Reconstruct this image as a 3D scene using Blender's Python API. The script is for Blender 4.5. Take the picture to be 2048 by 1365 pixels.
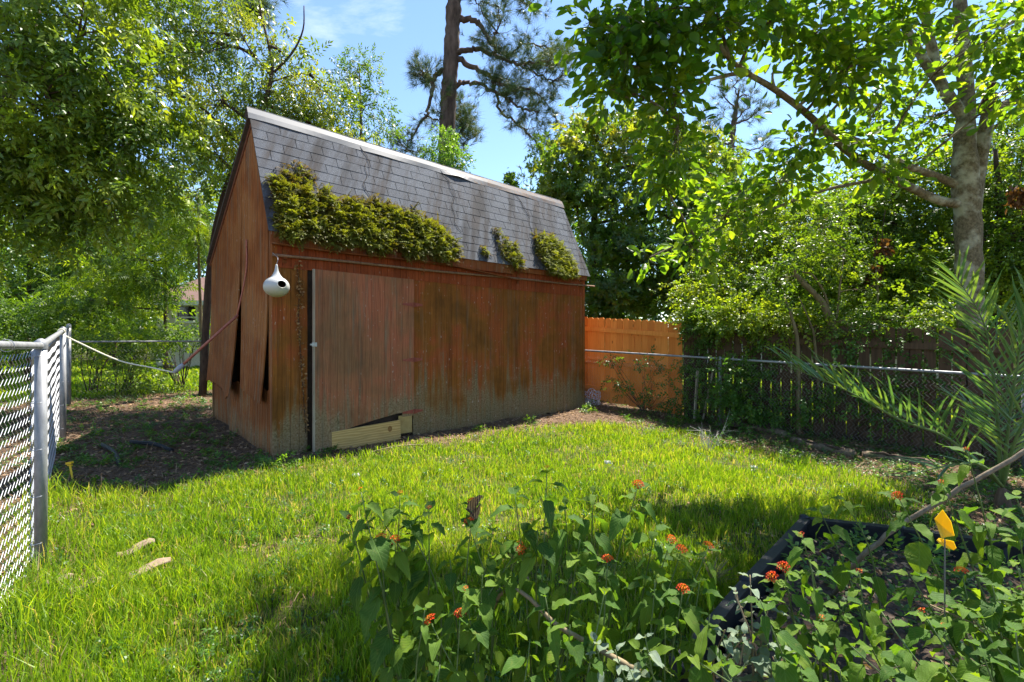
import bpy, math, random
import numpy as np
from mathutils import Vector, Matrix

for o in list(bpy.data.objects):
    bpy.data.objects.remove(o)
SC = bpy.context.scene
COL = SC.collection
rng = np.random.default_rng(7)
random.seed(7)
PI = math.pi

# ------------------------------------------------------------------ camera
FPX, CX, HY, CAMZ = 967.0, 1024.0, 675.0, 1.45
cam_d = bpy.data.cameras.new('camera')
cam_d.sensor_width = 36.0
cam_d.lens = 36.0 * FPX / 2048.0
cam_d.shift_y = -(682.5 - HY) / 2048.0
cam_d.clip_start = 0.05
cam_d.clip_end = 2000
cam = bpy.data.objects.new('camera', cam_d)
COL.objects.link(cam)
cam.location = (0, 0, CAMZ)
cam.rotation_euler = (PI / 2, 0, 0)
SC.camera = cam

# ------------------------------------------------------------------ world / sun
THETA = math.radians(43.95)              # direction of the shed's long side
U = Vector((math.cos(THETA), math.sin(THETA), 0))
NV = Vector((-math.sin(THETA), math.cos(THETA), 0))
SUN_EL = math.radians(61)
SUN_AZ = math.atan2(U.x + 0.16 * NV.x, U.y + 0.16 * NV.y)     # clockwise from +Y
SUN_DIR = Vector((math.sin(SUN_AZ) * math.cos(SUN_EL), math.cos(SUN_AZ) * math.cos(SUN_EL), math.sin(SUN_EL)))

world = bpy.data.worlds.new('World')
SC.world = world
world.use_nodes = True
wn = world.node_tree
for n in list(wn.nodes):
    wn.nodes.remove(n)
w_out = wn.nodes.new('ShaderNodeOutputWorld')
w_bg = wn.nodes.new('ShaderNodeBackground')
w_sky = wn.nodes.new('ShaderNodeTexSky')
w_sky.sky_type = 'NISHITA'
w_sky.sun_disc = False
w_sky.sun_elevation = SUN_EL
w_sky.sun_rotation = SUN_AZ
w_sky.air_density = 1.0
w_sky.dust_density = 0.0
w_sky.ozone_density = 3.2
w_bg.inputs['Strength'].default_value = 0.092
# thin cirrus streaks over the whole dome
w_tc = wn.nodes.new('ShaderNodeTexCoord')
w_map = wn.nodes.new('ShaderNodeMapping')
w_map.inputs['Rotation'].default_value = (0.25, 0.75, 0.35)
w_map.inputs['Scale'].default_value = (1.6, 4.2, 7.5)
w_map.inputs['Location'].default_value = (0.35, 0.2, 0.1)
w_n1 = wn.nodes.new('ShaderNodeTexNoise')
w_n1.inputs['Scale'].default_value = 0.9
w_n1.inputs['Detail'].default_value = 9
w_n1.inputs['Roughness'].default_value = 0.62
w_n1.inputs['Distortion'].default_value = 0.5
w_n2 = wn.nodes.new('ShaderNodeTexNoise')
w_n2.inputs['Scale'].default_value = 2.3
w_n2.inputs['Detail'].default_value = 3
w_mul = wn.nodes.new('ShaderNodeMath'); w_mul.operation = 'MULTIPLY'
w_r = wn.nodes.new('ShaderNodeValToRGB')
w_r.color_ramp.elements[0].position = 0.315
w_r.color_ramp.elements[0].color = (0, 0, 0, 1)
w_r.color_ramp.elements[1].position = 0.50
w_r.color_ramp.elements[1].color = (0.8, 0.8, 0.8, 1)
w_mix = wn.nodes.new('ShaderNodeMix'); w_mix.data_type = 'RGBA'
w_mix.inputs[7].default_value = (6.2, 6.5, 6.9, 1)
wl = wn.links.new
wl(w_tc.outputs['Generated'], w_map.inputs['Vector'])
wl(w_map.outputs['Vector'], w_n1.inputs['Vector'])
wl(w_tc.outputs['Generated'], w_n2.inputs['Vector'])
wl(w_n1.outputs['Fac'], w_mul.inputs[0]); wl(w_n2.outputs['Fac'], w_mul.inputs[1])
wl(w_mul.outputs[0], w_r.inputs['Fac'])
wl(w_r.outputs['Color'], w_mix.inputs[0])
wl(w_sky.outputs['Color'], w_mix.inputs[6])
wl(w_mix.outputs[2], w_bg.inputs['Color'])
wl(w_bg.outputs['Background'], w_out.inputs['Surface'])

sun_d = bpy.data.lights.new('sun', 'SUN')
sun_d.energy = 4.9
sun_d.angle = math.radians(0.55)
sun_d.color = (1.0, 0.94, 0.84)
sun = bpy.data.objects.new('sun', sun_d)
COL.objects.link(sun)
sun.rotation_euler = (-SUN_DIR).to_track_quat('-Z', 'Y').to_euler()
sun.location = (5, 5, 20)

SC.view_settings.view_transform = 'Standard'
SC.view_settings.look = 'None'
SC.view_settings.gamma = 1.0
SC.view_settings.exposure = 1.65
SC.view_settings.use_curve_mapping = False
SC.render.engine = 'CYCLES'
SC.cycles.max_bounces = 8
SC.cycles.diffuse_bounces = 5
SC.cycles.glossy_bounces = 2
SC.cycles.transmission_bounces = 3
SC.cycles.transparent_max_bounces = 8
SC.cycles.use_denoising = True
SC.cycles.use_adaptive_sampling = True
SC.cycles.adaptive_threshold = 0.02

# ------------------------------------------------------------------ geometry helpers
def W(px, py, d):
    """world point seen at a photo pixel at depth d"""
    return np.array([(px - CX) / FPX * d, d, CAMZ - (py - HY) / FPX * d])

C0 = np.array([-2.88, 5.82])            # shed's near corner
UX, UY, NX, NY = U.x, U.y, NV.x, NV.y

def gz(x, y):
    x = np.asarray(x, float); y = np.asarray(y, float)
    w = (x - C0[0]) * NX + (y - C0[1]) * NY
    z = np.where(w < 0, 0.03 * np.maximum(w, -7), 0.05 * np.minimum(w, 5))
    near = np.exp(-(x * x + (y - 6) ** 2) / 160.0)
    z = z + near * (0.012 * np.sin(3.1 * x + 1.7 * y) + 0.010 * np.sin(5.3 * y - 2.3 * x + 1.0) + 0.006 * np.sin(9.7 * x + 4.0 * y))
    return z

def G(px, py):
    """point on the ground seen at a photo pixel"""
    d = 5.0
    z = 0.0
    for _ in range(40):
        d = FPX * (CAMZ - z) / max(py - HY, 5.0)
        x = (px - CX) / FPX * d
        z = float(gz(x, d))
    return np.array([x, d, z])

def mesh_np(name, V, Fs, smooth=False, tint=None, uv=None):
    """V (n,3); Fs list of int arrays (m,k)"""
    me = bpy.data.meshes.new(name)
    V = np.ascontiguousarray(V, dtype=np.float32)
    me.vertices.add(len(V))
    me.vertices.foreach_set('co', V.ravel())
    Fs = [np.asarray(f, dtype=np.int32) for f in Fs if len(f)]
    loops = np.concatenate([f.ravel() for f in Fs])
    sizes = np.concatenate([np.full(len(f), f.shape[1], np.int32) for f in Fs])
    starts = np.concatenate([[0], np.cumsum(sizes)[:-1]]).astype(np.int32)
    me.loops.add(len(loops))
    me.loops.foreach_set('vertex_index', loops)
    me.polygons.add(len(sizes))
    me.polygons.foreach_set('loop_start', starts)
    me.polygons.foreach_set('use_smooth', np.full(len(sizes), bool(smooth)))
    me.update(calc_edges=True)
    if tint is not None:
        a = me.attributes.new('tint', 'FLOAT', 'POINT')
        a.data.foreach_set('value', np.ascontiguousarray(tint, dtype=np.float32))
    if uv is not None:
        l = me.uv_layers.new(name='UVMap')
        l.data.foreach_set('uv', np.ascontiguousarray(np.asarray(uv)[loops], dtype=np.float32).ravel())
    return me

class MB:
    """collects shapes into one mesh"""
    def __init__(s):
        s.V = []; s.q = []; s.t = []; s.n = 0; s.tint = []
    def add(s, V, F, tint=None):
        V = np.asarray(V, float)
        for f in F:
            f = np.asarray(f, dtype=np.int64)
            if len(f) == 0: continue
            (s.q if f.shape[1] == 4 else s.t).append(f + s.n)
        s.V.append(V); s.n += len(V)
        s.tint.append(np.zeros(len(V)) if tint is None else np.broadcast_to(tint, len(V)))
        return s
    def box(s, c, size, rot=None, taper=1.0):
        x, y, z = [v / 2 for v in size]
        V = np.array([[-x, -y, -z], [x, -y, -z], [x, y, -z], [-x, y, -z],
                      [-x * taper, -y * taper, z], [x * taper, -y * taper, z], [x * taper, y * taper, z], [-x * taper, y * taper, z]])
        if rot is not None:
            V = V @ np.array(rot).T
        V = V + np.asarray(c, float)
        return s.add(V, [np.array([[0, 3, 2, 1], [4, 5, 6, 7], [0, 1, 5, 4], [1, 2, 6, 5], [2, 3, 7, 6], [3, 0, 4, 7]])])
    def prism(s, poly, p0, ax, ay, az, th):
        """2-D polygon (list of (a,b)) in plane p0 + a*ax + b*ay, extruded th along az; convex fan"""
        P = np.array(poly, float); n = len(P)
        ax, ay, az = [np.asarray(v, float) for v in (ax, ay, az)]
        A = np.asarray(p0, float) + P[:, :1] * ax + P[:, 1:] * ay
        V = np.vstack([A, A + th * az])
        idx = np.arange(n)
        quads = np.stack([idx, (idx + 1) % n, (idx + 1) % n + n, idx + n], 1)
        tri = np.array([[0, i + 1, i] for i in range(1, n - 1)] + [[n, n + i, n + i + 1] for i in range(1, n - 1)])
        return s.add(V, [quads, tri])
    def tube(s, pts, radii, sides=6, caps=True, tint=None, flat=None):
        V, Q, T = tube_np(pts, radii, sides, caps)
        return s.add(V, [Q, T], tint)
    def lathe(s, prof, c=(0, 0, 0), sides=16, rot=None):
        prof = np.array(prof, float)
        a = np.linspace(0, 2 * PI, sides, endpoint=False)
        V = np.concatenate([np.stack([r * np.cos(a), r * np.sin(a), np.full(sides, z)], 1) for r, z in prof])
        if rot is not None: V = V @ np.array(rot).T
        V = V + np.asarray(c, float)
        Q = []
        for i in range(len(prof) - 1):
            j = np.arange(sides); k = (j + 1) % sides
            Q.append(np.stack([i * sides + j, i * sides + k, (i + 1) * sides + k, (i + 1) * sides + j], 1))
        return s.add(V, [np.concatenate(Q)])
    def mesh(s, name, smooth=False, off=None, tint=False):
        V = np.concatenate(s.V)
        if off is not None: V = V - np.asarray(off, float)
        Fs = []
        if s.q: Fs.append(np.concatenate(s.q))
        if s.t: Fs.append(np.concatenate(s.t))
        return mesh_np(name, V, Fs, smooth, np.concatenate(s.tint) if tint else None)

def nrm(v):
    v = np.asarray(v, float)
    return v / np.maximum(np.linalg.norm(v, axis=-1, keepdims=True), 1e-9)

def tube_np(pts, radii, sides=6, caps=True):
    P = np.asarray(pts, float); n = len(P)
    R = np.broadcast_to(np.asarray(radii, float), (n,))
    T = np.zeros_like(P); T[1:-1] = P[2:] - P[:-2]; T[0] = P[1] - P[0]; T[-1] = P[-1] - P[-2]
    T = nrm(T)
    ref = np.array([0, 0, 1.0]) if abs(T[0][2]) < 0.9 else np.array([1.0, 0, 0])
    X = nrm(np.cross(ref, T[0])); Vs = []
    a = np.linspace(0, 2 * PI, sides, endpoint=False)
    ca, sa = np.cos(a)[:, None], np.sin(a)[:, None]
    for i in range(n):
        X = nrm(X - T[i] * np.dot(X, T[i]))
        Y = np.cross(T[i], X)
        Vs.append(P[i] + R[i] * (ca * X + sa * Y))
    V = np.concatenate(Vs)
    j = np.arange(sides); k = (j + 1) % sides
    Q = np.concatenate([np.stack([i * sides + j, i * sides + k, (i + 1) * sides + k, (i + 1) * sides + j], 1) for i in range(n - 1)])
    Tt = np.zeros((0, 3), int)
    if caps:
        e = (n - 1) * sides
        Tt = np.array([[0, m + 1, m] for m in range(1, sides - 1)] + [[e, e + m, e + m + 1] for m in range(1, sides - 1)])
    return V, Q, Tt

def smooth_pts(pts, k=5):
    """Catmull-Rom through points"""
    P = np.asarray(pts, float)
    P = np.vstack([2 * P[0] - P[1], P, 2 * P[-1] - P[-2]])
    out = []
    for i in range(1, len(P) - 2):
        for t in np.linspace(0, 1, k, endpoint=False):
            a, b, c, d = P[i - 1], P[i], P[i + 1], P[i + 2]
            out.append(0.5 * (2 * b + (c - a) * t + (2 * a - 5 * b + 4 * c - d) * t * t + (3 * b - a - 3 * c + d) * t ** 3))
    out.append(P[-2])
    return np.array(out)

FR = {}
def thing(name, label, cat, loc=(0, 0, 0), rotz=0.0, group=None):
    o = bpy.data.objects.new(name, None)
    o.empty_display_size = 0.1
    COL.objects.link(o)
    o.location = [float(v) for v in loc]; o.rotation_euler = (0, 0, rotz)
    tag(o, label, cat, group)
    FR[o.name] = np.array(loc, float)
    return o

def tag(o, label=None, cat=None, group=None, kind=None):
    if label: o['label'] = label
    if cat: o['category'] = cat
    if group: o['group'] = group
    if kind: o['kind'] = kind
    return o

def link(name, me, mat, parent=None, loc=None):
    o = bpy.data.objects.new(name, me)
    COL.objects.link(o)
    if mat is not None and len(me.materials) == 0:
        me.materials.append(mat)
    if parent is not None:
        o.parent = parent
        if parent.name in FR: FR[o.name] = FR[parent.name]
    if loc is not None: o.location = [float(v) for v in loc]
    return o

def wpart(name, mb, mat, parent, smooth=False, tint=False):
    """part whose shape was collected in world coordinates"""
    off = FR[parent.name]
    o = link(name, mb.mesh(name, smooth, off, tint), mat, parent)
    return o

def frames(D, Uh):
    X = nrm(D); Z = nrm(Uh - X * np.sum(Uh * X, -1, keepdims=True)); Y = np.cross(Z, X)
    return X, Y, Z

def scatter(tv, tf, pos, D, Uh, scale, tint):
    """copies of a template (x = length axis, z = normal) -> V, F, tint arrays"""
    N = len(pos); k = len(tv)
    X, Y, Z = frames(D, Uh)
    sc = np.broadcast_to(np.asarray(scale, float), (N,))[:, None, None]
    V = pos[:, None, :] + sc * (tv[None, :, 0:1] * X[:, None, :] + tv[None, :, 1:2] * Y[:, None, :] + tv[None, :, 2:3] * Z[:, None, :])
    F = tf[None, :, :] + (np.arange(N) * k)[:, None, None]
    return V.reshape(-1, 3), F.reshape(-1, tf.shape[1]), np.repeat(np.broadcast_to(tint, (N,)), k)

def rdir(n):
    return nrm(rng.normal(size=(n, 3)))

# ------------------------------------------------------------------ material helpers
class NT:
    def __init__(s, name):
        s.m = bpy.data.materials.new(name); s.m.use_nodes = True
        s.t = s.m.node_tree
        s.b = s.t.nodes['Principled BSDF']; s.out = s.t.nodes['Material Output']
    def n(s, ty, **kw):
        nd = s.t.nodes.new('ShaderNode' + ty)
        for k, v in kw.items(): setattr(nd, k, v)
        return nd
    def l(s, a, b): s.t.links.new(a, b)
    def setin(s, nd, key, v):
        if hasattr(v, 'links'): s.l(v, nd.inputs[key])
        elif v is not None: nd.inputs[key].default_value = v
    def coord(s, kind='Object', scale=(1, 1, 1), rot=(0, 0, 0), loc=(0, 0, 0)):
        if kind == 'World':
            o = s.n('NewGeometry').outputs['Position']
        else:
            o = s.n('TexCoord').outputs[kind]
        mp = s.n('Mapping')
        mp.inputs['Scale'].default_value = scale; mp.inputs['Rotation'].default_value = rot; mp.inputs['Location'].default_value = loc
        s.l(o, mp.inputs['Vector'])
        return mp.outputs['Vector']
    def noise(s, vec, scale=5, detail=4, rough=0.55, dist=0.0):
        nd = s.n('TexNoise')
        if vec is not None: s.l(vec, nd.inputs['Vector'])
        nd.inputs['Scale'].default_value = scale; nd.inputs['Detail'].default_value = detail
        nd.inputs['Roughness'].default_value = rough; nd.inputs['Distortion'].default_value = dist
        return nd.outputs['Fac']
    def ramp(s, fac, stops, interp='LINEAR'):
        nd = s.n('ValToRGB'); cr = nd.color_ramp; cr.interpolation = interp
        while len(cr.elements) < len(stops): cr.elements.new(0.5)
        for e, (p, c) in zip(cr.elements, stops):
            e.position = p; e.color = tuple(c) + (1,) if len(c) == 3 else c
        s.l(fac, nd.inputs['Fac'])
        return nd.outputs['Color']
    def mix(s, fac, a, b, mode='MIX'):
        nd = s.n('Mix', data_type='RGBA', blend_type=mode)
        for key, v in ((0, fac), (6, a), (7, b)):
            if isinstance(v, tuple) and len(v) == 3: v = v + (1,)
            s.setin(nd, key, v)
        return nd.outputs[2]
    def math(s, op, a, b=None, clamp=False):
        nd = s.n('Math', operation=op, use_clamp=clamp)
        s.setin(nd, 0, a)
        if b is not None: s.setin(nd, 1, b)
        return nd.outputs[0]
    def remap(s, v, a, b, c=0.0, d=1.0):
        nd = s.n('MapRange'); nd.clamp = True
        s.l(v, nd.inputs[0])
        for i, x in enumerate((a, b, c, d)): nd.inputs[i + 1].default_value = x
        return nd.outputs[0]
    def sep(s, vec):
        nd = s.n('SeparateXYZ'); s.l(vec, nd.inputs[0]); return nd.outputs
    def bump(s, h, strength=0.5, dist=0.01):
        nd = s.n('Bump'); nd.inputs['Strength'].default_value = strength; nd.inputs['Distance'].default_value = dist
        s.l(h, nd.inputs['Height']); s.l(nd.outputs['Normal'], s.b.inputs['Normal']); return nd.outputs['Normal']
    def base(s, col, rough=0.8, spec=0.3, metal=0.0):
        if isinstance(col, tuple) and len(col) == 3: col = col + (1,)
        s.setin(s.b, 'Base Color', col); s.setin(s.b, 'Roughness', rough)
        s.b.inputs['Specular IOR Level'].default_value = spec; s.b.inputs['Metallic'].default_value = metal
        return s

def leaf_mat(name, stops, trans=0.4, rough=0.45, spec=0.4, use_obj=False, tboost=1.6, veins=False):
    k = NT(name)
    if use_obj:
        f = k.n('ObjectInfo').outputs['Random']
    else:
        a = k.n('Attribute'); a.attribute_name = 'tint'; f = a.outputs['Fac']
    n = len(stops)
    c = k.ramp(f, [(i / max(n - 1, 1), s) for i, s in enumerate(stops)])
    nz = k.noise(k.coord('World'), 6.0, 2)
    c = k.mix(k.math('MULTIPLY', nz, 0.35), c, k.mix(1.0, c, (0.62, 0.62, 0.5), 'MULTIPLY'))
    if veins:
        uv = k.n('TexCoord').outputs['UV']
        sx = k.sep(uv)
        ay = k.math('ABSOLUTE', k.math('SUBTRACT', sx[1], 0.5))
        ph = k.math('SUBTRACT', k.math('MULTIPLY', sx[0], 46.0), k.math('MULTIPLY', ay, 50.0))
        v1 = k.remap(k.math('SINE', ph), 0.6, 1.0)
        v2 = k.remap(ay, 0.0, 0.035, 1.0, 0.0)
        vv = k.math('MAXIMUM', k.math('MULTIPLY', v1, 0.5), v2)
        c = k.mix(k.math('MULTIPLY', vv, 0.55), c, (0.18, 0.28, 0.07))
        c = k.mix(k.remap(k.noise(k.n('TexCoord').outputs['Object'], 3.1, 4, 0.7), 0.6, 0.72, 0, 0.55), c, (0.2, 0.19, 0.04))
        k.bump(k.math('ADD', k.math('MULTIPLY', vv, -1.0), k.math('MULTIPLY', k.noise(uv, 30, 2), 0.5)), 0.5, 0.004)
    k.base(c, rough, spec)
    tr = k.n('BsdfTranslucent')
    tc = k.mix(1.0, c, (1.25 * tboost, 1.15 * tboost, 0.35 * tboost), 'MULTIPLY')
    k.l(tc, tr.inputs['Color'])
    mx = k.n('MixShader'); mx.inputs[0].default_value = trans
    k.l(k.b.outputs[0], mx.inputs[1]); k.l(tr.outputs[0], mx.inputs[2]); k.l(mx.outputs[0], k.out.inputs['Surface'])
    return k.m

def bark_mat(name, a, b, c=None, scale=18, stretch=0.25, bump=0.8):
    k = NT(name)
    v = k.coord('World', (1, 1, stretch))
    n1 = k.noise(v, scale, 6, 0.65)
    col = k.ramp(n1, [(0.3, a), (0.68, b)])
    if c:
        n2 = k.noise(k.coord('World'), 4.5, 5, 0.6)
        col = k.mix(k.remap(n2, 0.5, 0.64), col, c)
    k.base(col, 0.9, 0.15)
    k.bump(n1, bump, 0.02)
    return k.m

def plain_mat(name, a, b, scale=20, rough=0.8, spec=0.3, metal=0.0, stretch=(1, 1, 1), bump=0.0, kind='World', detail=5):
    k = NT(name)
    n1 = k.noise(k.coord(kind, stretch), scale, detail, 0.6)
    k.base(k.ramp(n1, [(0.3, a), (0.7, b)]), rough, spec, metal)
    if bump: k.bump(n1, bump, 0.005)
    return k.m
# ================================================================== ground
LAWN_PX = [(30, 1480), (45, 1365), (72, 1130), (92, 990), (180, 985), (330, 990), (440, 962), (520, 938), (600, 928), (700, 917), (800, 895), (900, 880),
           (1000, 866), (1100, 856), (1200, 850), (1290, 852), (1350, 862), (1420, 880), (1520, 905), (1650, 935), (1760, 965), (1840, 1010), (1920, 1365), (1900, 1480)]
LAWN = np.array([G(a, b)[:2] for a, b in LAWN_PX])

def poly_sd(P, x, y):
    """signed distance to polygon, + inside"""
    x = np.asarray(x, float); y = np.asarray(y, float)
    ins = np.zeros(x.shape, bool); dm = np.full(x.shape, 1e9)
    n = len(P)
    for i in range(n):
        x0, y0 = P[i]; x1, y1 = P[(i + 1) % n]
        c = ((y0 > y) != (y1 > y)) & (x < (x1 - x0) * (y - y0) / (y1 - y0 + 1e-12) + x0)
        ins ^= c
        ex, ey = x1 - x0, y1 - y0
        t = np.clip(((x - x0) * ex + (y - y0) * ey) / (ex * ex + ey * ey + 1e-12), 0, 1)
        dm = np.minimum(dm, np.hypot(x - x0 - t * ex, y - y0 - t * ey))
    return np.where(ins, dm, -dm)

def wob(x, y):
    return (np.sin(2.1 * x + 0.7 * y) + np.sin(3.7 * y - 1.3 * x + 2) + np.sin(6.1 * x + 5.3 * y) * 0.7 + np.sin(9.3 * y - 8.1 * x) * 0.6) / 3.3

def lawn_mask(x, y):
    return np.clip((poly_sd(LAWN, x, y) + 0.16 * wob(x, y)) / 0.6 + 0.35, 0, 1)

FENCE_E = np.array([-7.79, 8.5])           # far corner of the left fence
WF0 = np.array([1.15, 11.2]); WFD = nrm(np.array([0.747, -0.664]))   # timber fence line
def far_green(x, y):
    # lawns beyond the fences
    w = (x - FENCE_E[0]) * NX + (y - FENCE_E[1]) * NY
    r = (x - WF0[0]) * 0.664 + (y - WF0[1]) * 0.747
    return np.clip(np.maximum((w - 0.6) / 1.0, (r - 0.15) / 0.4), 0, 1)

near_x = np.arange(-10, 10.01, 0.13); near_y = np.arange(-1, 14.01, 0.13)
gx = np.concatenate([-np.geomspace(400, 10.6, 26), near_x, np.geomspace(10.6, 400, 26)])
gy = np.concatenate([-np.geomspace(200, 1.6, 14), near_y, np.geomspace(14.6, 600, 30)])
XX, YY = np.meshgrid(gx, gy)
ZZ = gz(XX, YY)
ny_, nx_ = XX.shape
idx = np.arange(ny_ * nx_).reshape(ny_, nx_)
Q = np.stack([idx[:-1, :-1], idx[:-1, 1:], idx[1:, 1:], idx[1:, :-1]], -1).reshape(-1, 4)
lm = lawn_mask(XX, YY); fg = far_green(XX, YY)
me = mesh_np('ground', np.stack([XX, YY, ZZ], -1).reshape(-1, 3), [Q], True, np.maximum(lm, fg).ravel())

k = NT('soil and turf')
a = k.n('Attribute'); a.attribute_name = 'tint'
v = k.coord('World')
n1 = k.noise(v, 3.5, 8, 0.65); n2 = k.noise(v, 38, 6, 0.7); n3 = k.noise(v, 1.1, 3)
soil = k.ramp(n2, [(0.28, (0.05, 0.032, 0.02)), (0.5, (0.13, 0.085, 0.056)), (0.72, (0.27, 0.185, 0.125))])
soil = k.mix(k.remap(n1, 0.45, 0.7), soil, (0.15, 0.1, 0.065))
turf = k.ramp(n2, [(0.25, (0.03, 0.045, 0.010)), (0.6, (0.085, 0.11, 0.022)), (0.8, (0.2, 0.17, 0.07))])
k.base(k.mix(k.math('MULTIPLY', a.outputs['Fac'], 0.85), soil, turf), 0.95, 0.1)
k.bump(k.math('ADD', n2, k.math('MULTIPLY', n1, 2.0)), 1.0, 0.03)
ground = tag(link('ground', me, k.m), kind='structure')

# ================================================================== shed
SHED_W, SHED_L = 2.92, 6.06
EAVE_Y, EAVE_Z, RIDGE_Y, RIDGE_Z = -0.10, 2.72, 0.685, 4.40
shed = thing('shed', 'rusty red weathered wooden shed with steep shingled roof and warped siding', 'shed', (C0[0], C0[1], 0), THETA)
FR.pop(shed.name)

def siding_mat(name, c1, c2, c3, moss=1.0, grey=0.5, mossh=0.95):
    k = NT(name)
    v = k.coord('World', (1, 1, 1), (0, 0, -THETA))
    st = k.coord('World', (16, 16, 0.9), (0, 0, -THETA))
    grain = k.coord('World', (120, 120, 3.0), (0, 0, -THETA))
    n_st = k.noise(st, 1.0, 5, 0.6); n_bl = k.noise(v, 1.3, 4, 0.6); n_gr = k.noise(grain, 1.0, 3, 0.7); n_f = k.noise(v, 42, 3, 0.6)
    col = k.ramp(n_bl, [(0.36, c1), (0.48, c2), (0.58, c3)])
    rnd = k.n('ObjectInfo').outputs['Random']
    col = k.mix(k.math('MULTIPLY', rnd, 0.3), col, c1)
    col = k.mix(k.remap(n_st, 0.52, 0.74, 0, grey), col, (0.21, 0.16, 0.105))
    col = k.mix(k.remap(n_gr, 0.40, 0.70, 0, 0.75), col, k.mix(1.0, col, (0.38, 0.34, 0.32), 'MULTIPLY'))
    n_s2 = k.noise(k.coord('World', (7, 7, 0.5), (0, 0, -THETA), (3.3, 1.1, 0.4)), 1.0, 6, 0.7)
    col = k.mix(k.remap(n_s2, 0.5, 0.72, 0, 0.6), col, k.mix(1.0, col, (0.42, 0.42, 0.45), 'MULTIPLY'))
    z = k.sep(k.n('NewGeometry').outputs['Position'])[2]
    mh = k.math('ADD', k.math('SUBTRACT', mossh, z), k.math('MULTIPLY', k.math('SUBTRACT', n_st, 0.5), 1.9))
    mh = k.math('ADD', mh, k.math('MULTIPLY', k.math('SUBTRACT', n_bl, 0.5), 2.6))
    col = k.mix(k.remap(mh, 0.42, 0.95, 0, 0.72 * moss), col, k.ramp(n_f, [(0.32, (0.07, 0.072, 0.03)), (0.62, (0.24, 0.215, 0.13))]))
    chips = k.math('MULTIPLY', k.remap(k.noise(k.coord('World', (40, 40, 14), (0, 0, -THETA)), 1.0, 2, 0.5), 0.69, 0.72), k.remap(n_bl, 0.42, 0.6))
    col = k.mix(k.math('MULTIPLY', chips, 0.75), col, (0.42, 0.37, 0.31))
    k.base(col, 0.82, 0.22)
    k.bump(k.math('ADD', n_gr, k.math('MULTIPLY', n_f, 0.5)), 0.3, 0.004)
    return k.m
M_WALL = siding_mat('weathered red siding', (0.177, 0.06732, 0.0108), (0.2773, 0.0969, 0.0156), (0.354, 0.08364, 0.0228), 1.0, 0.45, 1.25)
M_BAND = siding_mat('red band siding', (0.2259, 0.0479, 0.01235), (0.2964, 0.06272, 0.01685), (0.3246, 0.07412, 0.02246), 0.0, 0.2)
M_DOOR = siding_mat('greyed door paint', (0.2411, 0.1176, 0.05635), (0.3535, 0.1383, 0.06661), (0.45, 0.1383, 0.07171), 1.0, 0.9, 1.1)
M_GABLE = siding_mat('gable siding', (0.2277, 0.07128, 0.01623), (0.3073, 0.09976, 0.02434), (0.353, 0.1426, 0.04328), 0.6, 0.9, 1.05)
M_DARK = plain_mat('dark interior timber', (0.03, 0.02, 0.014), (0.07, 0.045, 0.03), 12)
M_TRIM = siding_mat('painted trim', (0.1693, 0.04561, 0.01235), (0.2399, 0.06842, 0.01685), (0.2823, 0.09123, 0.02527), 0.0, 0.7)

# body shell
mb = MB(); mb.box((SHED_L / 2, 0.03, 1.37), (SHED_L - 0.03, 0.02, 2.70)); link('sheathing', mb.mesh('sheathing'), M_DARK, shed)
mb = MB(); mb.box((SHED_L / 2, SHED_W, 1.37), (SHED_L, 0.04, 2.7)); link('back_wall', mb.mesh('back_wall'), M_GABLE, shed)
mb = MB(); mb.box((SHED_L / 2, SHED_W / 2, 0.03), (SHED_L - 0.06, SHED_W - 0.1, 0.06)); link('floor', mb.mesh('floor'), M_DARK, shed)

def roof_z(w):
    w = np.asarray(w, float)
    return np.where(w < RIDGE_Y, EAVE_Z + (w - EAVE_Y) * (RIDGE_Z - EAVE_Z) / (RIDGE_Y - EAVE_Y), RIDGE_Z - (w - RIDGE_Y) * (RIDGE_Z - 2.70) / (SHED_W + 0.1 - RIDGE_Y))

def sheet(name, w_lo, w_hi, zb, zt, xo, parent, mat, nu=10, nv=16, th=0.016, groove=True):
    """warped siding panel on a gable: w_lo/w_hi(v), zb/zt(w), xo(u,v) outward offset, u,v in 0..1"""
    V = []
    wa, wb = w_lo(1.0), w_hi(1.0)
    cols = [(0.0, 0.0), (1.0, 0.0)]
    for gw_ in np.arange(wa + 0.1, wb - 0.02, 0.1016) if groove else ():
        for dw_, gd_ in ((-0.007, 0), (-0.004, 0.007), (0.004, 0.007), (0.007, 0)): cols.append(((gw_ + dw_ - wa) / (wb - wa), gd_))
    if not groove: cols = [(i / nu, 0.0) for i in range(nu + 1)]
    cols.sort(); nu = len(cols) - 1
    for side in (0, 1):
        for j in range(nv + 1):
            vv = j / nv
            for i in range(nu + 1):
                uu, gr_ = cols[i]
                w = w_lo(vv) + (w_hi(vv) - w_lo(vv)) * uu
                z = zb(w) + (zt(w) - zb(w)) * vv
                V.append((xo(uu, vv) + (side * th if side else gr_), w, z))
    n1 = (nu + 1) * (nv + 1)
    g = np.arange(n1).reshape(nv + 1, nu + 1)
    q = np.stack([g[:-1, :-1], g[:-1, 1:], g[1:, 1:], g[1:, :-1]], -1).reshape(-1, 4)
    q = np.concatenate([q[:, ::-1], q + n1])
    ring = np.concatenate([g[0, :], g[1:, -1], g[-1, -2::-1], g[-2:0:-1, 0]])
    r2 = np.roll(ring, -1)
    q = np.concatenate([q, np.stack([ring, r2, r2 + n1, ring + n1], 1)])
    return link(name, mesh_np(name, np.array(V), [q]), mat, parent)

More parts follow.
